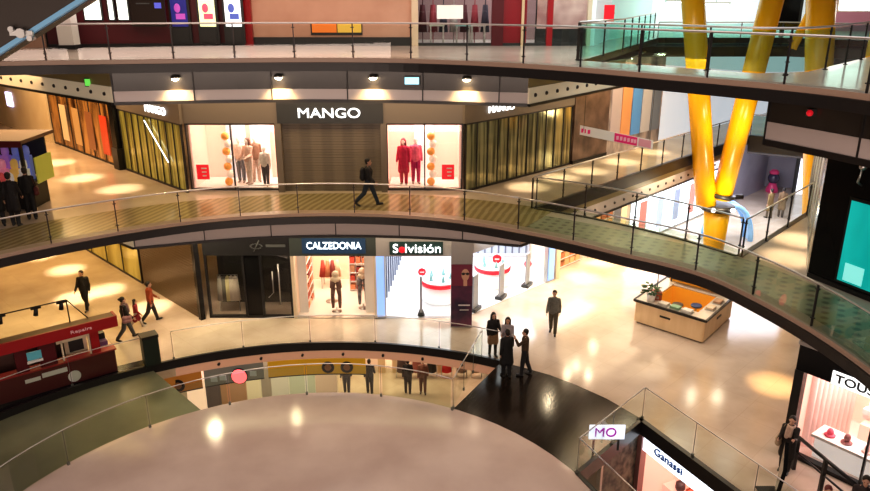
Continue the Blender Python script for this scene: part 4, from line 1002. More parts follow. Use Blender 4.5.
for i in range(7):
    q = -.5 + i * .42; c = [(.10, .02, .03), (.35, .05, .07), (.05, .05, .08), (.55, .5, .48)][i % 4]
    g = MB().cone((q, YT + 1.3, Z3 + .45), (q, YT + 1.3, Z3 + 1.5), .19, .1, 10); g.cone((q, YT + 1.3, Z3 + 1.5), (q, YT + 1.3, Z3 + 1.7), .02, .02, 6); g.cone((q, YT + 1.3, Z3 + .01), (q, YT + 1.3, Z3 + .45), .02, .02, 6)
    tag(solid('hanging_dress', g, mat('dress %d' % (i % 4), c, .7), 'dress on a stand in the upper store window', 'garment'), group='dresses in the upper store window')
for px, w, h, c, lab in ((450, 1.0, .5, (.8, .78, .74), 'white box sign high in the upper store window'),):
    q = AY(px, 12, YT - .2); solid('box_sign', MB().box((q[0], YT - .2, q[2]), (w, .1, h)), mat('box sign', c, .5, 0, .4), lab, 'sign')
for px, lab, c in ((437, 'pale green low display table at the upper store window', (.62, .7, .6)), (463, 'pale teal low display table at the upper store window', (.3, .6, .58)), (478, 'white display table at the upper store window near the dark red column', (.75, .75, .7))):
    q = AY(px, 40, YT + .6); table(q[0], YT + .7, Z3 + .012, .6, .5, .75, lab, mat('table ' + lab[:10], c, .4))
q = AY(565, 12, YT + .8)
t = thing('window_picture', (q[0], YT + .8, Z3 + .6), 'large pale portrait picture behind the upper store glass', 'picture')
part('panel', MB().boxz(q[0], YT + .8, Z3 + .6, 13.2, 2.2, .05), noisy('portrait print', (.42, .22, .20), (.82, .66, .58), .9, .5, 0, 2, .5, (1, 1, 1), 0, .35, .65, .25), t); part('frame', MB().boxz(q[0], YT + .84, Z3 + .01, 13.3, 2.3, .04), M['charcoal'], t)
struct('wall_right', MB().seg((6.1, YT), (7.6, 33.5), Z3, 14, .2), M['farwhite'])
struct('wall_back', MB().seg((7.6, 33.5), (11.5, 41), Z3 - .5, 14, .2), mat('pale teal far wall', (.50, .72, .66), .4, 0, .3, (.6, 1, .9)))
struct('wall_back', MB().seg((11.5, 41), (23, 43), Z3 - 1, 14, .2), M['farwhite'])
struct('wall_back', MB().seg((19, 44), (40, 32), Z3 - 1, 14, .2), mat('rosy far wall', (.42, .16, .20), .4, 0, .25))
p = AY(608, 13, 30.4); t = thing('red_wall_sign', (p[0], 30.2, p[2] - .35), 'small bright red sign on the white upper wall', 'sign')
part('panel', MB().box((p[0], 30.2, p[2]), (.4, .05, .62)), M['redlight'], t); part('bracket', MB().box((p[0] + .2, 30.35, p[2]), (.05, .3, .05)), M['steel'], t)
for px, py, w in ((680, 3, 1.2), (716, 5, 1.1)):
    p = AY(px, py, 38); t = thing('strip_light', (p[0], 38, p[2]), 'white strip light on the far upper ceiling, %s' % ('left of the thick yellow leg' if px == 680 else 'between the two yellow legs'), 'ceiling light')
    part('tube', MB().box((p[0], 38, p[2] + .03), (w, .3, .06)), M['lampw'], t); part('housing', MB().box((p[0], 38, p[2] + .1), (w + .2, .4, .08)), M['white'], t); part('rod', MB().cone((p[0], 38, p[2] + .1), (p[0], 38, 13.98), .02, .02, 6), M['steel'], t)
p = AY(857, 4, 33.8); t = thing('lamp_box', (p[0], 33.8, p[2]), 'bright white light panel at the upper right corner', 'light panel')
part('diffuser', MB().box((p[0], 33.8, p[2] + .1), (1.5, .05, .7)), M['lampw'], t); part('frame', MB().box((p[0], 33.84, p[2] + .1), (1.7, .05, .85)), M['white'], t)
p = AY(788, 8, 36); t = thing('dark_window', (p[0], 36.2, p[2] - .5), 'dark framed window between yellow columns at the upper right', 'window')
part('pane', MB().box((p[0], 36.2, p[2]), (1.3, .05, 1.7)), M['blackgloss'], t); part('frame', MB().box((p[0], 36.25, p[2]), (1.6, .06, 2.0)), M['charcoal'], t); part('post', MB().box((p[0], 36.3, 9.95 + (p[2] - 10.95) / 2), (.2, .06, p[2] - 10.95 + .01)), M['charcoal'], t)
struct('floor', MB().prism([(8.4, 34.6), (16.2, 34.8), (21, 31.4), (30, 32), (30, 50), (8, 50)], 9.55, 9.93), M['floor3'])

# ------------------------------------------------------------------ escalator flank at the upper left
t = thing('escalator', (-4.4, 8.2, 9.6), 'dark brown escalator flank with a pale blue lower edge at the upper left', 'escalator')
e0, e1 = AY(-60, 98, 8.0), AY(150, -35, 8.0)
def eg(k, h, y): return (e0[0] + (e1[0] - e0[0]) * k, y, e0[2] + (e1[2] - e0[2]) * k + h)
def plank(h0, h1, y0, y1, k0=-.4, k1=1.9):
    mb = MB(); mb.v = [eg(k0, h0, y0), eg(k1, h0, y0), eg(k1, h1, y0), eg(k0, h1, y0), eg(k0, h0, y1), eg(k1, h0, y1), eg(k1, h1, y1), eg(k0, h1, y1)]
    for q in ((0, 1, 2, 3), (7, 6, 5, 4), (0, 4, 5, 1), (1, 5, 6, 2), (2, 6, 7, 3), (3, 7, 4, 0)): mb.face(q)
    return mb
setm('escside', noisy('dark brown escalator side', (.022, .015, .011), (.034, .024, .018), .8, .45))
part('side_panel', plank(.10, 1.1, 7.95, 8.05), M['escside'], t); part('far_side_panel', plank(.75, 1.1, 9.15, 9.25), M['escside'], t)
part('underside', plank(.03, .12, 8.0, 8.2), M['charcoal'], t)
part('edge_strip', plank(.04, .092, 7.93, 8.0), mat('pale blue edge', (.16, .36, .55), .35, 0, .12), t)
part('panel_joint', plank(.1, 1.1, 7.94, 7.96, .18, .185), M['black'], t)
cl = MB(); c = eg(.43, .10, 7.9); cl.cone((c[0], 7.97, c[2]), (c[0], 7.88, c[2]), .05, .05, 10); cl.cone((c[0] + .09, 7.97, c[2] - .05), (c[0] + .09, 7.88, c[2] - .05), .03, .03, 8); cl.cone((c[0] - .09, 7.97, c[2] + .04), (c[0] - .09, 7.88, c[2] + .04), .03, .03, 8); cl.box((c[0], 7.92, c[2]), (.24, .03, .05))
part('clamp', cl, M['steel'], t)
part('glass_panel', plank(1.1, 1.8, 7.98, 8.0), M['glass'], t); part('handrail', MB().tube([eg(-.4, 1.85, 7.99), eg(1.9, 1.85, 7.99)], .04), M['black'], t)

# ------------------------------------------------------------------ jewellery shop (lower right)
Q0, Q1 = (9.86, 17.7), (12.6, 14.15)
t = thing('jewellery_shop_front', (*lerp(Q0, Q1, .4), 0), 'black framed jewellery shop front with wide bright pink lit window', 'shop front')
def qf(k, off=0): 
    p = lerp(Q0, Q1, k); d = (Q1[0] - Q0[0], Q1[1] - Q0[1]); L = math.hypot(*d); return (p[0] + d[1] / L * off, p[1] - d[0] / L * off)
qa = math.atan2(Q1[1] - Q0[1], Q1[0] - Q0[0])
part('fascia', MB().seg(Q0, Q1, 2.62, 3.4, .2), M['blackgloss'], t); part('end_post', MB().boxz(*qf(.025), 0, 2.62, .24, .24, qa), M['black'], t)
part('window_glass', MB().seg(qf(.05), qf(1), .12, 2.62, .03), M['shopglass'], t); part('sill', MB().seg(Q0, Q1, 0, .12, .22), M['black'], t)
part('mullion', MB().boxz(*qf(.46), .1, 2.62, .05, .1, qa), M['black'], t); part('canopy_edge', MB().seg(qf(0, -.0), qf(1, -.0), 3.4, 3.5, .4), M['steel'], t)
nq = qf(.4, 1); nb = lerp(Q0, Q1, .4); fn = (nq[0] - nb[0], nq[1] - nb[1]); sgn = 1 if fn[0] < 0 else -1
sp = qf(.34, .13 * sgn)
sgp = part('sign_panel', MB().boxz(*sp, 2.64, 3.0, 1.15, .04, qa), mat('white sign light', (.9, .9, .9), .5, 0, 1.6), t)
letters('TOUS', .32, (*qf(.34, .17 * sgn), 2.82), (Q1[0] - Q0[0], Q1[1] - Q0[1], 0), M['black'], sgp, bold=.004, width=.95)
s2 = -sgn
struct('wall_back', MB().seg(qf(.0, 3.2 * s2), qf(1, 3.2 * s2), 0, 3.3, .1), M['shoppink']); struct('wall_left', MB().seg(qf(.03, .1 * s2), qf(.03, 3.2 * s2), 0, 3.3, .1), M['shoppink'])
struct('floor', MB().prism([qf(.03, .1 * s2), qf(1, .1 * s2), qf(1, 3.2 * s2), qf(.03, 3.2 * s2)], .004, .014), mat('shop blush floor', (.8, .68, .62), .3)); struct('ceiling', MB().prism([qf(.03, .1 * s2), qf(1, .1 * s2), qf(1, 3.2 * s2), qf(.03, 3.2 * s2)], 3.2, 3.25), M['white'])
t = thing('jewellery_cabinet', (*qf(.55, 2.6 * s2), 0), 'long pale wall cabinet with bright niche inside the jewellery shop', 'cabinet')
part('body', MB().seg(qf(.28, 1.75 * s2), qf(.98, 1.75 * s2), 0.02, .9, .4), M['shoppink'], t); part('niche', MB().seg(qf(.28, 1.95 * s2), qf(.98, 1.95 * s2), 1.25, 2.1, .06), mat('pale grey niche', (.72, .76, .72), .5, 0, .8), t)
part('niche_frame', MB().seg(qf(.26, 1.9 * s2), qf(1, 1.9 * s2), 2.1, 2.25, .2).seg(qf(.26, 1.9 * s2), qf(1, 1.9 * s2), 1.1, 1.25, .2).seg(qf(.26, 1.95 * s2), qf(1, 1.95 * s2), .9, 1.1, .1), M['white'], t)
t = thing('pink_curtain', (*qf(.12, 2.2 * s2), 0), 'pleated pink drape at the left of the jewellery shop window', 'curtain')
mb = MB()
for i in range(9): mb.cone((*qf(.05 + i * .012, (.7 + i * .2) * s2), .02), (*qf(.05 + i * .012, (.7 + i * .2) * s2), 3.1), .11, .11, 8)
part('drape', mb, mat('pink drape', (.80, .52, .46), .6, 0, .3), t)
part('curtain_rail', MB().tube([(*qf(.05, .6 * s2), 3.12), (*qf(.15, 2.5 * s2), 3.12)], .03), M['steel'], t)
t = thing('window_display_table', (*qf(.5, .75 * s2), 0), 'low white display table behind the jewellery shop glass', 'table')
part('top', MB().seg(qf(.12, .7 * s2), qf(.95, .7 * s2), .62, .7, .75), M['white'], t); part('plinth', MB().seg(qf(.14, .7 * s2), qf(.93, .7 * s2), .015, .62, .65), M['shopwhite'], t)
for i, k in enumerate((.2, .3, .42, .55, .66, .78)):
    q = qf(k, .62 * s2); mb = MB().lathe((*q, .7), [(.14, 0), (.15, .04), (.1, .06)], 14); mb.ball((*q, .82 + .05 * (i % 2)), .09, 1, 1, 1.3)
    tag(solid('jewel_stand', mb, mat('jewel tone %d' % (i % 3), [(.75, .10, .18), (.3, .12, .12), (.85, .6, .55)][i % 3], .35), 'small rounded jewellery stand on the low white window table', 'display stand'), group='jewellery stands in the window')
# dark rail and slanted board in front
r0, r1 = G(792, 468, 0)[:2], G(850, 520, 0)[:2]
t = thing('dark_barrier', (*lerp(r0, r1, .5), 0), 'black metal barrier in front of the jewellery shop window', 'barrier')
part('top_bar', MB().tube([(*r0, 1.0), (*r1, 1.0)], .05), M['black'], t); part('lower_bar', MB().tube([(*r0, .55), (*r1, .55)], .03), M['black'], t)
for k in (0.02, .5, .98): part('post', MB().boxz(*lerp(r0, r1, k), 0, 1.0, .09, .09), M['black'], t)
b0 = G(783, 497, 0)
t = thing('slanted_board', (b0[0], b0[1], 0), 'dark slanted board standing at the stairwell railing end', 'board')
mb = MB(); mb.v = [(b0[0] - .55, b0[1] - .5, 0), (b0[0] - .05, b0[1] + .35, 0), (b0[0] + .05, b0[1] + .45, 1.35), (b0[0] - .35, b0[1] - .4, 1.1)]
mb.v += [(x + .08, y - .05, z) for x, y, z in mb.v]
for q in ((0, 1, 2, 3), (7, 6, 5, 4), (0, 4, 5, 1), (1, 5, 6, 2), (2, 6, 7, 3), (3, 7, 4, 0)): mb.face(q)
part('panel', mb, M['blackgloss'], t); part('foot', MB().box((b0[0] - .3, b0[1] - .05, .02), (.5, .9, .04)), M['black'], t)

# ------------------------------------------------------------------ stairwell opening: lower shop
u = ((HC_[0] - HB[0]), (HC_[1] - HB[1])); uL = math.hypot(*u); u = (u[0] / uL, u[1] / uL); v_ = (u[1], -u[0])
if v_[0] > 0: v_ = (-v_[0], -v_[1])
def hp_(s, d): return (HB[0] + u[0] * s + v_[0] * d, HB[1] + u[1] * s + v_[1] * d)
trim(MB().seg(hp_(-.1, .05), hp_(7, .05), -.42, .03, .16), M['nosing']); trim(MB().seg(HA, HB, -.42, .03, .12), M['nosing']); trim(MB().seg(HA, HD, -.42, .03, .12), M['nosing'])
t = thing('lower_shop_front', (*hp_(2.5, -.1), Z0), 'salmon lit shop front with white light sign band seen down through the stairwell opening', 'shop front')
ha = math.atan2(u[1], u[0])
part('sign_band', MB().seg(hp_(.15, -.05), hp_(7, -.05), -.98, -.43, .1), mat('white blue sign band', (.8, .85, .95), .5, 0, 1.8, (.85, .92, 1)), t)
letters('Ganassi', .34, (*hp_(1.25, .02), -.70), (u[0], u[1], 0), mat('navy letter', (.02, .08, .28), .5), t, width=1.15)
part('end_post', MB().boxz(*hp_(.05, -.05), Z0, -.42, .22, .22, ha), mat('mauve post', (.32, .16, .15), .4), t)
part('back_wall', MB().seg(hp_(0, -1.6), hp_(7, -1.6), Z0, -.5, .1), M['shoppink'], t); part('end_wall', MB().seg(hp_(.0, 0), hp_(.0, -1.6), Z0, -.5, .1), M['shoppink'], t)
part('display_step', MB().seg(hp_(.2, -.7), hp_(7, -.7), Z0, -3.1, .8), M['shoppink'], t); part('display_step', MB().seg(hp_(.2, -1.2), hp_(7, -1.2), Z0, -2.5, .5), M['shoppink'], t)
cols_ = [(.30, .05, .04), (.85, .78, .68), (.55, .10, .05), (.10, .06, .06), (.75, .45, .10), (.8, .6, .5)]
for i in range(18):
    s = .5 + (i % 9) * .42 + (.2 if i > 8 else 0); d, z = (-.62, -3.1) if i < 9 else (-1.2, -2.5); q = hp_(s, d)
    mb = MB().lathe((*q, z), [(.10, 0), (.16, .12), (.15, .28), (.06, .34)], 10); mb.tube([(q[0] - .1, q[1], z + .3), (q[0], q[1], z + .45), (q[0] + .1, q[1], z + .3)], .018, 6)
    tag(solid('handbag', mb, mat('bag tone %d' % (i % 6), cols_[(i * 5) % 6], .5), 'small coloured bag on the display steps of the salmon lower shop', 'bag'), group='bags in the salmon lower shop')
t = thing('pattern_panel', (*lerp(HA, HB, .75), Z0), 'dark mottled wall panel left of the salmon lower shop', 'panel')
e_ = (HB[0] + .05, HB[1] + .1)
part('panel', MB().seg((e_[0] - 1.5, e_[1] - 1.3 + .0), hp_(-.05, .1), Z0, -.45, .1), noisy('mottled dark panel', (.01, .012, .01), (.16, .14, .10), 4, .5), t); part('border', MB().seg((e_[0] - 1.55, e_[1] - 1.34), (e_[0] - 1.48, e_[1] - 1.28), Z0, -.45, .14), M['steel'], t)
p = AY(607, 432, 17.7)  # reflection of a lit sign in the glass, built as a glowing board
t = thing('sign_reflection', (p[0], 17.7, 0), 'white and purple reflection of a lit sign, built as a glowing board behind the glass', 'sign')
sg = part('panel', MB().box((p[0], 17.7, p[2]), (1.0, .05, .44)), mat('white purple reflection', (.75, .8, .95), .5, 0, .9, (.75, .85, 1)), t)
letters('MO', .40, (p[0] - .05, 17.66, p[2]), (1, 0, 0), mat('purple letter reflection', (.35, .02, .35), .5, 0, .5), sg)
for dx in (-.35, .35): part('leg', MB().boxz(p[0] + dx, 17.72, 0, p[2] - .2, .05, .05), M['charcoal'], t)
# escalator steps in the opening
t = thing('down_escalator', (5.0, 15.2, Z0), 'dark escalator running down inside the stairwell opening', 'escalator')
mb = MB()
for i in range(14): mb.boxz(5.35 + .0 * i - i * .03, 17.2 - i * .36, -4.9 + i * .3, -4.75 + i * .3, .9, .4)
part('steps', mb, M['charcoal'], t)
mb = MB(); mb.v = [(4.75, 17.4, -4.9), (4.33, 12.4, -.6), (4.33, 12.4, .2), (4.75, 17.4, -4.0)]; mb.face((0, 1, 2, 3)); part('side_glass', mb, M['glass'], t)
mb = MB(); mb.v = [(5.85, 17.4, -4.9), (5.45, 12.4, -.6), (5.45, 12.4, .2), (5.85, 17.4, -4.0)]; mb.face((0, 1, 2, 3)); part('side_glass', mb, M['glass'], t)
part('handrail', MB().tube([(4.75, 17.4, -3.95), (4.33, 12.4, .25)], .04), M['black'], t); part('handrail', MB().tube([(5.85, 17.4, -3.95), (5.45, 12.4, .25)], .04), M['black'], t)

# ------------------------------------------------------------------ bottom level seen between round floor and gallery
R0 = [p for p in RIM1 if p[0] > -9.3]
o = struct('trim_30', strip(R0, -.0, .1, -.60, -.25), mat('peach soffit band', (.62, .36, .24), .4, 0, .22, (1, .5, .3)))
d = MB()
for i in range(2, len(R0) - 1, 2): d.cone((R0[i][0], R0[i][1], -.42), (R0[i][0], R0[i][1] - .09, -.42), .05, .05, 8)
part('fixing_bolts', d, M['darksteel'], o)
lampi = [G(270 + 0, 360, -.7)]
def hang_banner(x0, x1, col, lab, logos):
    p, q = AY(x0, 368, 24.35), AY(x1, 368, 24.35)
    def yy(px): 
        X = AY(px, 368, 24.35)[0]; return CY + math.sqrt(12.62 ** 2 - (X - CX) ** 2)
    pts = [(AY(x0 + (x1 - x0) * i / 6, 368, 24.35)[0], yy(x0 + (x1 - x0) * i / 6)) for i in range(7)]
    t = thing('sign_banner', (*pts[3], -1.4), lab, 'banner')
    part('panel', strip(pts, 0, .04, -1.36, -.72), mat('banner ' + lab[:10], col, .5, 0, .35), t)
    part('lower_edge', strip(pts, -.01, .05, -1.40, -1.36), M['charcoal'], t)
    for k in logos:
        q_ = (AY(k, 368, 24.35)[0], yy(k)); mb = MB().cone((q_[0], q_[1] - .01, -1.08), (q_[0], q_[1] - .04, -1.08), .24, .24, 20); part('emblem_disc', mb, M['charcoal'], t)
        mb = MB().cone((q_[0], q_[1] - .035, -1.08), (q_[0], q_[1] - .055, -1.08), .13, .13, 16); part('emblem_core', mb, mat('emblem core', (.45, .2, .08), .5), t)
hang_banner(268, 365, (.62, .32, .02), 'amber yellow banner with two dark round emblems below the lower gallery', (327, 346))
hang_banner(172, 208, (.45, .17, .03), 'brown orange banner at the left end below the lower gallery', (188,))
hang_banner(210, 264, (.20, .18, .14), 'grey banner with pale square marks below the lower gallery', ())
q = (AY(240, 372, 24)[0], CY + math.sqrt(12.45 ** 2 - (AY(240, 372, 24)[0] - CX) ** 2))
t = thing('round_light_sign', (*q, -1.4), 'round pinkish red light on the grey banner', 'sign')
part('lamp', MB().cone((q[0], q[1] - .0, -1.06), (q[0], q[1] - .06, -1.06), .28, .28, 20), mat('pink red light', (.9, .15, .18), .5, 0, 2.2, (1, .12, .14)), t); part('rim', MB().cone((q[0], q[1] + .02, -1.06), (q[0], q[1] - .03, -1.06), .32, .32, 20), M['charcoal'], t)
for i, x in enumerate((216, 224, 252)):
    q = (AY(x, 370, 24)[0], CY + math.sqrt(12.56 ** 2 - (AY(x, 370, 24)[0] - CX) ** 2)); tag(solid('square_mark', MB().box((q[0], q[1] - .02, -1.08), (.24, .03, .2)), mat('pale mark', (.5, .5, .46), .5, 0, .2), 'pale square mark on the grey banner', 'emblem'), group='pale marks on the grey banner')
YP = 27.9
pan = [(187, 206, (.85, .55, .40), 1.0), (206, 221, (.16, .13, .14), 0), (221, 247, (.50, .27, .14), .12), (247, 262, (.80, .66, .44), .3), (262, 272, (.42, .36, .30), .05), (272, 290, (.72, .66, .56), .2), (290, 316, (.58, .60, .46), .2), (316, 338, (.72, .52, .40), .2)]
t = thing('striped_shop_wall', (AY(262, 390, YP)[0], YP, Z0), 'bottom level shop wall of tall brown, cream and white panels under the grey banner', 'shop front')
for x0, x1, c_, e_ in pan:
    xa, xb = AY(x0, 392, YP)[0], AY(x1, 392, YP)[0]
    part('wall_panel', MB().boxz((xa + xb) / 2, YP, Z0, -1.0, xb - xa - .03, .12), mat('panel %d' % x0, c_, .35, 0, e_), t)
part('base_rail', MB().boxz(AY(262, 392, YP)[0], YP - .05, Z0, Z0 + .15, 6.0, .2), M['charcoal'], t)
YB = 31.8
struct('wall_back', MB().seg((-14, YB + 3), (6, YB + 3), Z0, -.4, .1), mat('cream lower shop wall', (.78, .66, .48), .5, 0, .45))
t = thing('lower_shops', (-3, YB, Z0), 'row of lit lower shop fronts with cream piers below the gallery', 'shop front')
for x in (-9.5, -6.6, -5.2, -2.6, -1.9, .3, 2.6): part('pier', MB().boxz(x, YB, Z0, -1, .35, .3), M['wood'], t)
part('fascia', MB().seg((-13, YB), (5, YB), -2.2, -1, .2), M['black'], t)
part('light_panel', MB().seg((-8.9, YB + .6), (-7.2, YB + .6), Z0, -2.2, .1), M['shoppink'], t); part('light_panel', MB().seg((-5.1, YB + .6), (-2.7, YB + .6), Z0, -2.2, .1), M['shopwarm'], t); part('light_panel', MB().seg((-1.8, YB + .8), (2, YB + .8), Z0, -2.2, .1), M['shopwarm'], t)
for x0, x1 in ((-1.75, -.2), (.4, 1.7)): part('lit_sign', MB().seg((x0, YB - .14), (x1, YB - .14), -3.15, -2.75, .06), mat('lower lit sign', (.95, .9, .8), .5, 0, 2.2, (1, .9, .75)), t)
for i in range(5): part('curtain_panel', MB().boxz(-8.6 + i * .5, YB + .4, Z0, -2.2, .22, .1), mat('stripe %d' % i, [(.2, .18, .18), (.55, .3, .18), (.75, .6, .45), (.4, .36, .34), (.8, .7, .55)][i], .4), t)
for i in range(6):
    x = -1.6 + i * .72; y = YB - .6; c = [(.08, .05, .05), (.35, .12, .1), (.02, .02, .02), (.6, .02, .03), (.25, .15, .12), (.5, .35, .25)][i]
    t = thing('goods_rack', (x, y, Z0), ['black', 'brown red', 'darkest black', 'bright red', 'brown', 'tan'][i] + ' goods rack in front of the lower shops', 'rack')
    part('frame', MB().tube([(x - .25, y, Z0), (x - .25, y, Z0 + 1.3), (x + .25, y, Z0 + 1.3), (x + .25, y, Z0)], .02), M['steel'], t)
    mb = MB(); mb.cone((x, y, Z0 + .35), (x, y, Z0 + 1.28), .24, .18, 12); part('garment', mb, mat('rack %d' % i, c, .6), t)
# ------------------------------------------------------------------ people
def remesh(mb, voxel, it=2):
    me = mb.mesh('tmp', M['skin']); o = bpy.data.objects.new('tmp', me); COL.objects.link(o)
    md = o.modifiers.new('r', 'REMESH'); md.mode = 'VOXEL'; md.voxel_size = voxel; md.use_smooth_shade = True
    sm = o.modifiers.new('s', 'SMOOTH'); sm.factor = .5; sm.iterations = it
    dg = bpy.context.evaluated_depsgraph_get(); out = bpy.data.meshes.new_from_object(o.evaluated_get(dg))
    bpy.data.objects.remove(o); bpy.data.meshes.remove(me)
    return out
CN = [0]
def cloth(name, c, r=.75):
    CN[0] += 1
    return noisy('cloth %d ' % CN[0] + name, tuple(x * .8 for x in c), c, 14, r, 0, 3)
def figure(loc, head_deg, label, cat='person', group=None, H=1.72, name='person', lean=0.0, legs=((18, 6), (-18, 22)), arms=((-14, 22, 9), (16, 24, 9)),
           top=('jacket', (.02, .02, .025)), bottom=('trousers', (.02, .022, .03)), shoes=(.02, .02, .02), hair=('short', (.015, .011, .009)), bag=None, scarf=None, skin=None, turn=0, voxel=.010, fat=1.0):
    """stands at loc facing heading (0 = away from the camera, +Y); legs/arms: (swing, bend[, spread]) for left, right"""
    t = thing(name, loc, label, cat, group); t.rotation_euler = (0, 0, math.radians(head_deg)); k = H / 1.72
    V = Vector; rad = math.radians
    def dirp(a): return V((0, math.sin(rad(a)), -math.cos(rad(a))))
    hips, knees, ankles, toes = [], [], [], []
    for i, s in enumerate((-1, 1)):
        a, b = legs[i]; h = V((s * .09, 0, .90)); kn = h + dirp(a) * .42 + V((s * .005, 0, 0)); an = kn + dirp(a - b) * .41
        f = a - b; td = V((s * .12, math.cos(rad(max(-35, min(10, f)))), math.sin(rad(max(-35, min(10, f)))) - .12)).normalized()
        hips.append(h); knees.append(kn); ankles.append(an); toes.append(an + V((0, 0, -.045)) + td * .16)
    drop = min(a.z for a in ankles) - .085
    def up(v): return V((v.x, v.y, v.z - drop))
    ln = math.sin(rad(lean)); lc = math.cos(rad(lean))
    def tp(x, y, z): q = z - .92; return up(V((x, y + q * ln, .92 + q * lc)))
    hips = [up(v) for v in hips]; knees = [up(v) for v in knees]; ankles = [up(v) for v in ankles]; toes = [up(v) for v in toes]
    sh, el, wr, hd = [], [], [], []
    for i, s in enumerate((-1, 1)):
        p, b, sp = arms[i]; a = tp(s * .165, 0, 1.375)
        def ad(pp): d = dirp(pp); return V((s * math.sin(rad(sp)), d.y * math.cos(rad(sp)), d.z * math.cos(rad(sp))))
        e = a + ad(p) * .285; d2 = ad(p + b); d2 = V((d2.x - s * .10, d2.y, d2.z)).normalized(); w = e + d2 * .245
        sh.append(a); el.append(e); wr.append(w); hd.append(d2)
    hc = tp(0, .02, 1.60); nk = tp(0, 0, 1.44); R = Matrix.Rotation(rad(turn), 3, 'Z')
    def hp(x, y, z): return hc + R @ V((x, y, z))
    b = MB()
    for i, s in enumerate((-1, 1)):
        b.cap(hips[i], knees[i], .085, .055); b.cap(knees[i], ankles[i], .055, .036); b.ball(knees[i] + (ankles[i] - knees[i]) * .3 + V((0, -.012, 0)), .05, 1, 1, 1.6)
        b.cap(ankles[i] + V((0, -.03, -.03)), toes[i], .04, .03)
        b.cap(sh[i], el[i], .05, .038); b.cap(el[i], wr[i], .038, .025); b.cap(tp(s * .045, 0, 1.42), sh[i], .055, .05)
        d = hd[i]; w_ = V((0, 1, 0)) - d * d.y; w_ = w_.normalized() if w_.length > .2 else V((0, 0, 1)); n = d.cross(w_).normalized(); n = n if n.x * s < 0 else -n
        kn_ = wr[i] + d * .085
        for c in (-.026, -.009, .009, .026): b.cap(wr[i] + w_ * c * .6, kn_ + w_ * c, .014, .0125, 8)
        for c, L in ((-.029, .058), (-.010, .075), (.010, .08), (.029, .07)):
            k0 = kn_ + w_ * c; m1 = k0 + (d * .9 + n * .35).normalized() * L * .55; m2 = m1 + (d * .6 + n * .8).normalized() * L * .5
            b.cap(k0, m1, .0095, .009, 8); b.cap(m1, m2, .009, .0075, 8)
        th0 = wr[i] + d * .03 + w_ * .03; th1 = th0 + (d * .6 + w_ * .75 + n * .2).normalized() * .04; th2 = th1 + (d * .9 + w_ * .25 + n * .3).normalized() * .032
        b.cap(th0, th1, .012, .0105, 8); b.cap(th1, th2, .0105, .008, 8)
        b.cap(tp(s * .07, 0, .96), tp(s * .085, 0, 1.10), .095, .085); b.cap(tp(s * .065, 0, 1.08), tp(s * .075, .005, 1.30), .085, .09)
    b.cap(tp(0, 0, 1.0), tp(0, .01, 1.34), .10, .11); b.cap(nk, hp(0, -.02, -.06), .052, .05)
    b.ball(hp(0, -.012, .035), .098, .80, .98, 1.0, 14, 10); b.cap(hp(0, .03, -.03), hp(0, .05, -.085), .062, .036)
    b.cap(hp(0, .083, .012), hp(0, .108, -.022), .010, .014, 8); b.ball(hp(0, .095, -.055), .018, 1.3, .6, .6); b.ball(hp(0, .07, .03), .03, 2.0, .7, .5)
    for s in (-1, 1): b.ball(hp(s * .082, -.01, -.005), .026, .4, .7, 1.1)
    sk = mat('skin', (.52, .30, .21), .5) if skin is None else skin
    def add(nm, mb, m, vox=None, lab=None, sc=k):
        me = remesh(mb, vox or voxel) if vox != 0 else mb.mesh(nm, m)
        me.materials.clear(); me.materials.append(m); me.name = nm
        for v in me.vertices: v.co *= sc
        o = link(nm, me, t)
        if lab: o['label'] = lab
        return o
    add('body', b, sk)
    if cat == 'person':
        e = MB()
        for s in (-1, 1): add('eye', MB().ball(hp(s * .032, .082, .012), .0105, 1.2, .8, .8, 8, 6), M['eye'], 0)
        add('mouth', MB().ball(hp(0, .106, -.056), .010, 2.0, .5, .45, 8, 6), M['lip'], 0)
    # clothes
    kind, c = top; T_ = MB(); g = .022 * fat
    long = kind in ('coat', 'dress')
    for i, s in enumerate((-1, 1)):
        T_.cap(tp(s * .065, 0, 1.0), tp(s * .062, 0, 1.12), .098 + g, .086 + g); T_.cap(tp(s * .062, 0, 1.1), tp(s * .072, .005, 1.29), .086 + g, .088 + g); T_.cap(tp(s * .04, 0, 1.40), sh[i], .058 + g * .5, .052 + g * .6)
        T_.ball(sh[i], .072)
        if kind != 'vest':
            T_.cap(sh[i], el[i], .050 + g * .7, .042 + g * .7); T_.cap(el[i], wr[i] - hd[i] * .02, .042 + g * .7, .032 + g * .6)
        T_.cap(tp(s * .07, 0, .9 if not long else .88), tp(s * .07, 0, 1.02), .095 + g, .10 + g)
        if long:
            m_ = hips[i].lerp(knees[i], .9); T_.cap(tp(s * .07, 0, .9), V((m_.x * .95, m_.y * .75, m_.z)), .10 + g, .115 + g)
    T_.cap(tp(0, 0, .92), tp(0, 0, 1.36), .11 + g, .11 + g)
    if long: T_.cap(tp(0, 0, .9), V((0, 0, (knees[0].z + knees[1].z) / 2 + .1)), .11 + g, .12 + g)
    T_.cap(nk + V((0, 0, -.02)), nk + V((0, 0, .02)), .066, .060)
    add({'jacket': 'jacket', 'coat': 'coat', 'dress': 'dress', 'vest': 'vest', 'top': 'top'}[kind], T_, cloth(label[-14:] + kind, c), .014)
    kind2, c2 = bottom
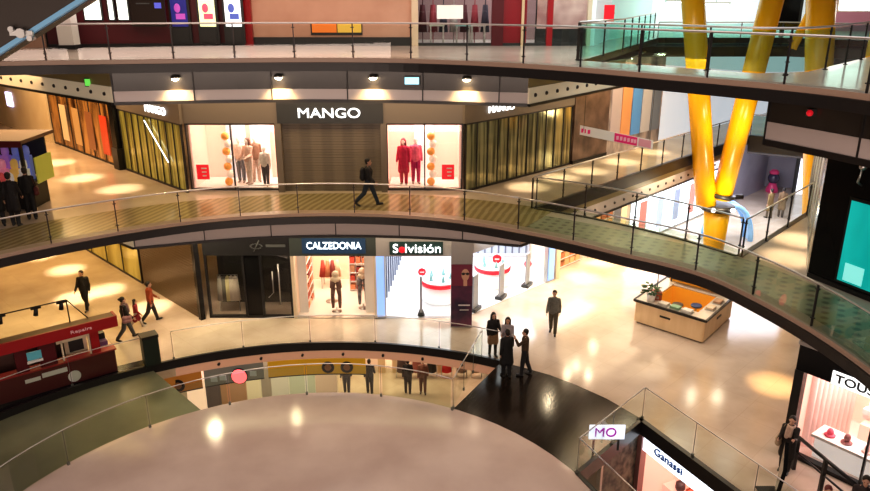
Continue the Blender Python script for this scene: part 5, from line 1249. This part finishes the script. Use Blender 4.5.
    if kind2 == 'trousers':
        P_ = MB()
        for i in (0, 1):
            P_.cap(hips[i] + V((0, 0, .06)), knees[i], .108, .084); P_.cap(knees[i], ankles[i] + V((0, 0, .0)), .082, .064); P_.cap(hips[i] + V((0, 0, .1)), hips[i], .10, .10)
        P_.cap(V((0, 0, hips[0].z + .08)), V((0, 0, hips[0].z)), .10, .09)
        add('trousers', P_, cloth(label[-14:] + 'trousers', c2), .014)
    elif kind2 == 'skirt':
        P_ = MB()
        for i in (0, 1): P_.cap(hips[i] + V((0, 0, .12)), hips[i].lerp(knees[i], .85), .10, .115)
        P_.cap(V((0, 0, hips[0].z + .1)), V((0, (knees[0].y + knees[1].y) / 2, knees[0].z + .1)), .11, .13)
        add('skirt', P_, cloth(label[-14:] + 'skirt', c2), .014)
        P_ = MB()
        for i in (0, 1): P_.cap(hips[i], knees[i], .10, .074); P_.cap(knees[i], ankles[i], .072, .052)
        add('leggings', P_, cloth(label[-14:] + 'leg', shoes), .012)
    for i in (0, 1):
        S_ = MB(); S_.cap(ankles[i] + V((0, -.035, -.038)), toes[i] + V((0, 0, .005)), .048, .040); S_.cap(ankles[i] + V((0, 0, .04)), ankles[i] + V((0, -.01, -.03)), .048, .05)
        add('shoe', S_, mat('shoe %d' % int(shoes[0] * 1000), shoes, .5), .012)
    hk, hcol = hair
    if hk != 'none':
        h_ = MB(); h_.ball(hp(0, -.028, .055), .104, .86, .98, .92, 14, 10); h_.ball(hp(0, -.055, 0), .085, .95, .75, 1.0)
        if hk == 'long':
            for s in (-1, 0, 1): h_.cap(hp(s * .055, -.06, .02), hp(s * .07, -.085, -.27), .055, .04)
            for s in (-1, 1): h_.cap(hp(s * .078, -.02, .03), hp(s * .085, -.02, -.16), .03, .03)
        if hk == 'bun': h_.ball(hp(0, -.13, .06), .05)
        if hk == 'cap': h_.cap(hp(0, .07, .075), hp(0, .13, .06), .03, .02)
        add('hair' if hk != 'cap' else 'cap', h_, mat('hair %d' % int(hcol[0] * 1000), hcol, .55), .011)
    if bag == 'backpack':
        B_ = MB(); B_.cap(tp(-.07, -.19, 1.05), tp(-.07, -.19, 1.32), .10, .09); B_.cap(tp(.07, -.19, 1.05), tp(.07, -.19, 1.32), .10, .09); B_.cap(tp(0, -.23, 1.05), tp(0, -.22, 1.22), .08, .07)
        for s in (-1, 1): B_.tube([tp(s * .1, -.12, 1.08), tp(s * .14, .02, 1.44 - .0), tp(s * .11, .14, 1.3), tp(s * .12, .12, 1.1)], .02, 6)
        add('backpack', B_, mat('backpack cloth', (.016, .016, .018), .7), .016)
    elif bag:
        i = 1; B_ = MB(); c0 = tp(.24, .02, .98); B_.cap(c0 + V((0, -.10, 0)), c0 + V((0, .10, 0)), .085, .085); B_.cap(c0 + V((0, -.10, -.12)), c0 + V((0, .10, -.12)), .09, .09)
        B_.tube([c0 + V((0, -.1, .05)), tp(.16, -.06, 1.40), tp(.15, .05, 1.45), c0 + V((0, .1, .05))], .014, 6)
        add('shoulder_bag', B_, cloth('bag' + label[-8:], bag), .014)
    if scarf:
        s_ = MB()
        for i in range(12):
            a, a2 = 2 * PI * i / 12, 2 * PI * (i + 1) / 12; q = nk + V((0, .01, -.01)); s_.cap(q + V((.075 * math.cos(a), .08 * math.sin(a), 0)), q + V((.075 * math.cos(a2), .08 * math.sin(a2), 0)), .04, .04, 8)
        s_.cap(tp(.05, .12, 1.42), tp(.06, .15, 1.15), .05, .06); s_.cap(tp(-.04, .12, 1.42), tp(-.03, .15, 1.2), .045, .05)
        add('scarf', s_, cloth('scarf' + label[-8:], scarf), .013)
    return t
STAND = ((3, 2), (-3, 4)); WALK = ((20, 4), (-18, 24))
def GP(x, y, z): return G(x, y, z)
figure(GP(369, 205.5, Z2), -90, 'person in dark jacket with backpack walking past the closed roller shutter', legs=((24, 4), (-22, 22)), arms=((-16, 14, 5), (14, 30, 5)), top=('jacket', (.018, .018, .02)), bottom=('trousers', (.016, .028, .05)), bag='backpack')
figure(GP(1, 225, Z2), -150, 'person in black standing before the market stall, half cut by the left picture edge', legs=STAND, top=('coat', (.008, .008, .009)), hair=('long', (.01, .008, .007)))
figure(GP(17, 225.5, Z2), 10, 'person in black coat standing in the middle before the market stall', legs=STAND, top=('coat', (.010, .008, .010)), hair=('short', (.01, .008, .007)))
figure(GP(33, 219, Z2), 30, 'person in black jacket and trousers standing at the stall end by the yellow green pane', legs=STAND, top=('jacket', (.007, .007, .008)), bottom=('trousers', (.008, .008, .01)), bag=(.10, .02, .02))
figure(GP(87, 310, 0), 175, 'person in black jacket with dark backpack walking behind the red kiosk', top=('jacket', (.012, .012, .013)), bottom=('trousers', (.012, .013, .016)), bag='backpack', legs=((12, 4), (-12, 14)))
figure(GP(128, 339, 0), -55, 'person in black top and grey trousers carrying a pink bag beside the child in red', legs=((20, 4), (-16, 22)), top=('jacket', (.02, .018, .018)), bottom=('trousers', (.07, .075, .085)), bag=(.42, .22, .22), hair=('bun', (.015, .012, .01)), scarf=(.35, .22, .22))
figure(GP(138, 328, 0), -70, 'child in a dark red coat walking between two adults', H=1.22, legs=WALK, top=('coat', (.28, .012, .025)), bottom=('trousers', (.55, .45, .38)), shoes=(.4, .36, .32), hair=('long', (.02, .014, .01)))
figure(GP(153, 322, 0), -60, 'person in orange red jacket and dark trousers beside the child in red', legs=((16, 4), (-20, 20)), top=('jacket', (.35, .065, .02)), bottom=('trousers', (.022, .018, .016)), arms=((20, 30, 8), (-12, 20, 6)))
figure(GP(552.5, 333.5, 0), 165, 'person in grey green jacket and olive trousers walking alone on the bright lower floor', H=1.76, legs=((10, 3), (-10, 12)), top=('jacket', (.15, .15, .13)), bottom=('trousers', (.09, .075, .05)), hair=('short', (.02, .016, .013)), fat=1.3)
figure(GP(492.5, 355.5, 0), -165, 'person with long dark hair, black top and tan skirt at the gallery railing', H=1.66, legs=STAND, top=('top', (.012, .011, .012)), bottom=('skirt', (.40, .22, .12)), hair=('long', (.012, .009, .008)), arms=((30, 60, 6), (-6, 30, 8)))
figure(GP(506.5, 361, 0), 170, 'person in pale grey patterned top standing behind the group in black', H=1.66, legs=STAND, top=('top', (.38, .34, .36)), bottom=('trousers', (.03, .03, .035)), hair=('long', (.02, .014, .012)), arms=((25, 70, 5), (20, 80, 5)))
figure(GP(506, 376.5, 0), 15, 'person in long black coat with back turned at the start of the dark plank bridge', H=1.72, legs=STAND, top=('coat', (.006, .006, .007)), bottom=('trousers', (.006, .006, .007)), hair=('short', (.012, .009, .008)), fat=1.8)
figure(GP(524, 374.5, 0), 80, 'person in dark brown jacket raising one hand toward the face beside the black coat', H=1.68, legs=((8, 4), (-10, 10)), top=('jacket', (.06, .035, .02)), bottom=('trousers', (.012, .012, .014)), arms=((50, 105, 8), (-6, 20, 8)), hair=('short', (.012, .009, .008)))
figure(GP(783.5, 471, 0), 140, 'person in dark coat and beige scarf holding a bag in front of the jewellery shop', H=1.68, legs=STAND, top=('coat', (.02, .016, .014)), bottom=('trousers', (.02, .016, .016)), scarf=(.50, .36, .28), hair=('short', (.014, .010, .009)), bag=(.40, .30, .20), arms=((35, 80, 6), (25, 70, 6)))
figure(GP(768, 218, 0), 20, 'person in olive jacket seen below through the right walkway railing, nearer the columns', legs=STAND, top=('coat', (.22, .15, .06)), bottom=('trousers', (.12, .09, .06)), voxel=.014)
figure(GP(780, 217, 0), -20, 'person in brown coat seen below through the right walkway railing, farther from the columns', legs=STAND, top=('coat', (.20, .13, .07)), bottom=('trousers', (.07, .05, .04)), voxel=.014)
for (px, lab, c) in ((347, 'person in dark trousers standing under the amber banner', (.05, .06, .09)), (370, 'person in dark clothes beside the amber banner end on the bottom level', (.03, .03, .035)), (408, 'person in black among the goods racks on the bottom level', (.015, .015, .02)), (423, 'person in reddish brown coat among the goods racks on the bottom level', (.20, .09, .07))):
    figure(GP(px, 393, Z0), random.choice((0, 180, 90)), lab, legs=STAND, top=('jacket', tuple(x * 1.3 for x in c)), bottom=('trousers', c), voxel=.016)
figure(G(829, 487, 1.66)[:2] + (0,), 160, 'person with auburn hair at the bottom edge in front of the barrier', H=1.66, legs=STAND, hair=('short', (.13, .025, .02)), top=('jacket', (.05, .02, .02)), voxel=.012)
figure(G(867, 478, 1.7)[:2] + (0,), 150, 'person with dark hair at the lower right corner', H=1.72, legs=STAND, hair=('short', (.02, .012, .01)), top=('jacket', (.03, .02, .02)), voxel=.012)
# mannequins in the clothes windows
mw = mat('mannequin white', (.75, .68, .62), .35)
def mannequin(px, Yo, lab, top, bottom, hd=180, arms=((-5, 15, 10), (5, 20, 10)), legs=STAND, hair=('none', (0, 0, 0)), H=1.76):
    p = AY(px, 190, YF + Yo)
    return figure((p[0], YF + Yo, Z2 + .12), hd, lab, 'mannequin', 'mannequins in the clothes windows', H=H, name='mannequin', legs=legs, arms=arms, top=top, bottom=bottom, skin=mw, hair=hair, voxel=.013, shoes=(.3, .25, .22))
mannequin(243, 1.0, 'mannequin in pale clothes at the left of the left clothes window', ('top', (.75, .66, .58)), ('trousers', (.22, .25, .3)))
mannequin(251, .7, 'mannequin with dark brown hair in the middle of the left clothes window', ('top', (.62, .45, .36)), ('trousers', (.7, .62, .55)), 150, ((20, 60, 10), (5, 40, 20)), STAND, ('long', (.12, .05, .03)))
mannequin(258, 1.1, 'mannequin in a brown top behind the white topped one in the left clothes window', ('top', (.25, .15, .10)), ('trousers', (.55, .42, .34)), 200)
mannequin(267, .45, 'mannequin in white top and dark trousers at the right of the left clothes window', ('top', (.8, .76, .70)), ('trousers', (.08, .08, .10)), 170, H=1.5)
mannequin(404, .6, 'mannequin in a deep pink dress at the left of the right clothes window', ('dress', (.60, .02, .09)), ('trousers', (.60, .02, .09)), 170, hair=('long', (.35, .03, .06)))
mannequin(416, .8, 'mannequin in a pink top and magenta trousers in the right clothes window', ('top', (.80, .16, .28)), ('trousers', (.55, .02, .16)), 190)
# hanging white picture cloths behind the mannequins
for px, lab, c in ((238, 'pale grey tall print behind the left window mannequins', (.55, .62, .68)), (262, 'white tall print behind the left window mannequins', (.85, .83, .8)), (424, 'white tall print behind the right window mannequins', (.9, .88, .86))):
    p = AY(px, 160, YF + 1.7); solid('window_print', MB().boxz(p[0], YF + 1.7, Z2 + .12, 7.9, .75, .03), mat('wprint ' + lab[:8], c, .5, 0, .25), lab, 'print', None)

# ------------------------------------------------------------------ lamps
LAMPDATA = {}
def spot_down(px, py, zf, zc, lab, grp, power=90, r=.16, col=(1, .80, .52), m='lamp', spread=2.2, pool=False):
    P = G(px, py, zf); k = 1 if pool else 1 + (zc - zf) / (ZC - zf); x, y = P[0] * k, P[1] * k
    t = thing('ceiling_light', (x, y, zc - .05), lab, 'ceiling light', grp)
    part('diffuser', MB().lathe((x, y, zc - .065), [(r, 0), (r, .03)], 16), M[m], t); part('trim_ring', MB().lathe((x, y, zc - .05), [(r + .05, .0), (r + .05, .05)], 16).lathe((x, y, zc - .05), [(r + .01, -.002), (r + .03, .0)], 16), M['white'], t)
    if pool:
        la = bpy.data.lights.new('downlight', 'SPOT'); la.energy = power; la.color = col; la.spot_size = .46; la.spot_blend = 1.0; la.shadow_soft_size = .1
    else:
        la = bpy.data.lights.new('downlight', 'AREA'); la.shape = 'DISK'; la.size = r * 2; la.energy = power; la.color = col; la.spread = spread
    o = bpy.data.objects.new('downlight', la); COL.objects.link(o); o.location = (x, y, zc - .10)
g2 = 'ceiling lights over the left middle concourse'
for px, py in ((55, 163), (82, 178), (120, 189)): spot_down(px, py, Z2, 9.74, 'round warm ceiling light over the left middle concourse', g2, 2600, pool=True)
g3 = 'ceiling lights over the right middle concourse'
for px, py in ((528, 187), (560, 178), (588, 171), (620, 162), (652, 152)): spot_down(px, py, Z2, 9.74, 'round warm ceiling light over the right middle concourse', g3, 2200, pool=True)
g4 = 'ceiling lights over the lower left concourse'
for px, py in ((40, 256), (66, 270), (106, 290), (152, 307), (75, 298)): spot_down(px, py, 0, 4.59, 'round warm ceiling light over the lower left concourse', g4, 2600, pool=True)
g5 = 'ceiling lights over the gallery before the lower shops'
for px, py in ((215, 431), (297, 417), (376, 415), (459, 422)): spot_down(px, py, 0, 4.59, 'round warm ceiling light over the gallery before the lower shops', g5, 60, .2, m='lampstrong')
for px, py in ((548, 405), (530, 377), (567, 377), (588, 379)): spot_down(px, py, 0, 4.59, 'round warm ceiling light over the gallery before the lower shops', g5, 70, .12)
g6 = 'ceiling lights under the curved footbridge'
for px, py in ((776, 385),):
    P = G(px, py, 0); k = 1 + 4.85 / ZC
    spot_down(px, py, 0, 4.84, 'round warm ceiling light under the curved footbridge', g6, 1800, .13, (1, .62, .25), pool=True)
for px, py in ((800, 240), (812, 215), (790, 258)): spot_down(px, py, Z2, 9.74, 'round warm ceiling light above the orange lit right walkway', 'ceiling lights above the right walkway', 1800, pool=True)
for px, py in ((600, 262), (640, 276), (582, 278)): spot_down(px, py, 0, 4.59, 'round warm ceiling light over the bright lower right concourse', 'ceiling lights over the lower right concourse', 2000, pool=True)
# wall lamps on the upper bulkhead
for i, px in enumerate((178, 278, 373, 466)):
    X = AY(px, 77, 22.3)[0]; yb = min(B3, key=lambda q: abs(q[0] - X))[1] - .02
    t = thing('wall_lamp', (X, yb - .12, 9.78), '%s small warm wall lamp on the dark band under the uppermost gallery' % ['leftmost', 'second from left', 'third from left', 'rightmost'][i], 'wall lamp')
    shd = part('shade', MB().cone((X, yb - .14, 9.88), (X, yb - .14, 9.97), .14, .10, 14), M['steel'], t); part('bulb', MB().ball((X, yb - .14, 9.86), .10, 1, 1, .5), M['lamp'], shd)
    part('bracket', MB().box((X, yb - .05, 9.93), (.06, .12, .05)), M['darksteel'], t)
    la = bpy.data.lights.new('wall_lamp_light', 'SPOT'); la.energy = 140; la.color = (1, .66, .28); la.spot_size = 1.9; la.spot_blend = .8; la.shadow_soft_size = .08
    o = bpy.data.objects.new('wall_lamp_light', la); COL.objects.link(o); o.location = (X, yb - .32, 9.76); o.rotation_euler = (.32, 0, 0)
q = BR[4]
t = thing('red_lamp', (q[0] - .05, q[1] - .05, 9.75), 'small red signal light on the dark soffit band at the upper right', 'lamp')
part('lens', MB().ball((q[0] - .1, q[1] - .1, 9.82), .07), M['redlight'], t); part('housing', MB().box((q[0] - .03, q[1] - .03, 9.82), (.18, .14, .16)), M['charcoal'], t)
p = AY(412, 77, 22.3)
t = thing('exit_sign', (p[0], 22.1, 9.68), 'small pale blue lit sign on the dark band under the uppermost gallery', 'sign')
part('panel', MB().box((p[0], 22.12, 9.8), (.42, .04, .2)), mat('pale blue sign', (.4, .8, .95), .5, 0, 1.5), t); part('case', MB().box((p[0], 22.16, 9.8), (.48, .05, .26)), M['charcoal'], t)
p = AY(97, 78, 23.0)
t = thing('exit_sign', (p[0], 23.0, 9.62), 'small green lit sign beside the cream dotted soffit band at the upper left', 'sign')
part('panel', MB().box((p[0], 22.6, 9.7), (.4, .04, .2)), mat('green sign', (.15, .7, .1), .5, 0, .8), t); part('case', MB().box((p[0], 22.64, 9.7), (.46, .05, .26)), M['charcoal'], t)
def area(x, y, z, sx, sy, power, col=(1, .9, .8), rot=(0, 0, 0), spread=PI, name='area_light'):
    la = bpy.data.lights.new(name, 'AREA'); la.shape = 'RECTANGLE'; la.size = sx; la.size_y = sy; la.energy = power; la.color = col; la.spread = spread
    o = bpy.data.objects.new(name, la); COL.objects.link(o); o.location = (x, y, z); o.rotation_euler = rot
    return o
# atrium roof lights
area(-3.5, 12, 19.5, 16, 14, 1300, (1, .78, .70), name='atrium_light')
area(12, 21, 19, 10, 11, 700, (.95, .95, 1), name='atrium_light')
# unseen fill lights added behind the camera to brighten facades and soffit bands
for z, pw in ((8.2, 900), (3.2, 1000), (13.4, 350)): area(-3, -3.5, z, 22, 2.2, pw, (1, .78, .66), (PI / 2, 0, 0), name='near_side_fill')
# concourse washes (ceiling fields)
area(-18, 34, 9.6, 9, 9, 950, (1, .62, .28)); area(-15.5, 27, 9.65, 5, 5, 260, (1, .66, .34)); area(-19, 34, 4.5, 10, 8, 620, (1, .60, .20)); area(-13.5, 26, 4.5, 5, 4, 190, (1, .62, .22))
area(-4, 25.6, 9.6, 11, 1.6, 260, (1, .74, .42)); area(9.5, 34, 9.6, 6, 8, 560, (1, .74, .42)); area(13, 24, 9.6, 3, 7, 160, (1, .72, .42))
area(-3.7, 25.9, 4.5, 11, 1.2, 170, (1, .78, .52)); area(9, 24.5, 4.75, 6, 6, 120, (1, .70, .48)); area(8.5, 33, 4.5, 5, 6, 300, (1, .74, .46))
area(16, 38, 4.4, 8, 8, 1300, (.88, .88, 1)); area(7.2, 17.5, 4.6, 2.2, 4, 90, (1, .78, .55))
# column joint lamp, with point lights added higher up to brighten the legs
for x, y, z, pw in ((13.2, 31.9, 3.4, 80), (12.6, 31.6, 6.5, 50), (13.9, 31.6, 6.5, 50)):
    la = bpy.data.lights.new('column_lamp_and_fill', 'POINT'); la.energy = pw; la.color = (1, .85, .6); la.shadow_soft_size = .25
    o = bpy.data.objects.new('column_lamp_and_fill', la); COL.objects.link(o); o.location = (x, y, z)
# shop interiors, and one light added for the striped wall
area(-7.5, YF + .9, 8.05, 3.2, 1.4, 70, (1, .66, .48)); area(-6.6, YF + .9, 8.04, 1.3, 1.3, 85, (1, .84, .72)); area(-.4, YF + .9, 8.05, 2.6, 1.4, 110, (1, .72, .62))
area(-3.95, YF + 2.1, 3.15, 2.8, 3.6, 170, (1, .80, .64)); area(.6, YF + 3.2, 3.15, 4.6, 6, 300, (.90, .94, 1)); area(3.6, YF + 5.4, 3.15, 2.4, 2.4, 120, (.90, .94, 1))
q = dpR(9); area(q[0] - .7, q[1] + .9, 3.4, 5, 2, 260, (1, .80, .58), (0, 0, PI / 4))
area(2.6, YT + 2, 13.5, 6, 3.4, 160, (1, .9, .88)); area(-6, 25.2, 14.5, 14, 4, 380, (1, .72, .58)); area(6, 25, 14.5, 6, 4, 320, (.85, 1, .95)); area(16, 38, 13.8, 10, 6, 380, (.85, 1, .98))
q = qf(.5, 1.7 * s2); area(q[0], q[1], 3.15, 3.2, 2.4, 240, (1, .80, .76), (0, 0, qa))
q = hp_(3.4, -.8); area(q[0], q[1], -.55, 5.5, 1.2, 110, (1, .66, .55), (0, 0, ha))
area(-7, 26.2, -.45, 8, 1.2, 260, (1, .80, .58)); area(-3.5, YB - .8, -.6, 12, 2.2, 560, (1, .74, .46)); area(-3, YB + 1.6, -.5, 12, 1.5, 450, (1, .80, .58))  # first light is added to brighten the striped wall panels
# ------------------------------------------------------------------ world, camera
w = bpy.data.worlds.new('interior'); SC.world = w; w.use_nodes = True
w.node_tree.nodes['Background'].inputs[0].default_value = (.55, .45, .40, 1); w.node_tree.nodes['Background'].inputs[1].default_value = .16
cam = bpy.data.cameras.new('camera'); cam.sensor_width = 36; cam.lens = 36 * F / 870; cam.clip_end = 300
co = bpy.data.objects.new('camera', cam); COL.objects.link(co); co.location = (0, 0, ZC); co.rotation_euler = (PI / 2 - T, 0, 0); SC.camera = co
SC.view_settings.view_transform = 'Standard'; SC.view_settings.exposure = -0.14
try:
    SC.view_settings.look = 'Medium High Contrast'
except Exception: pass
SC.cycles.transparent_max_bounces = 24; SC.cycles.max_bounces = 7; SC.cycles.use_denoising = True
SC.cycles.sample_clamp_indirect = 6.0; SC.cycles.caustics_reflective = False; SC.cycles.caustics_refractive = False
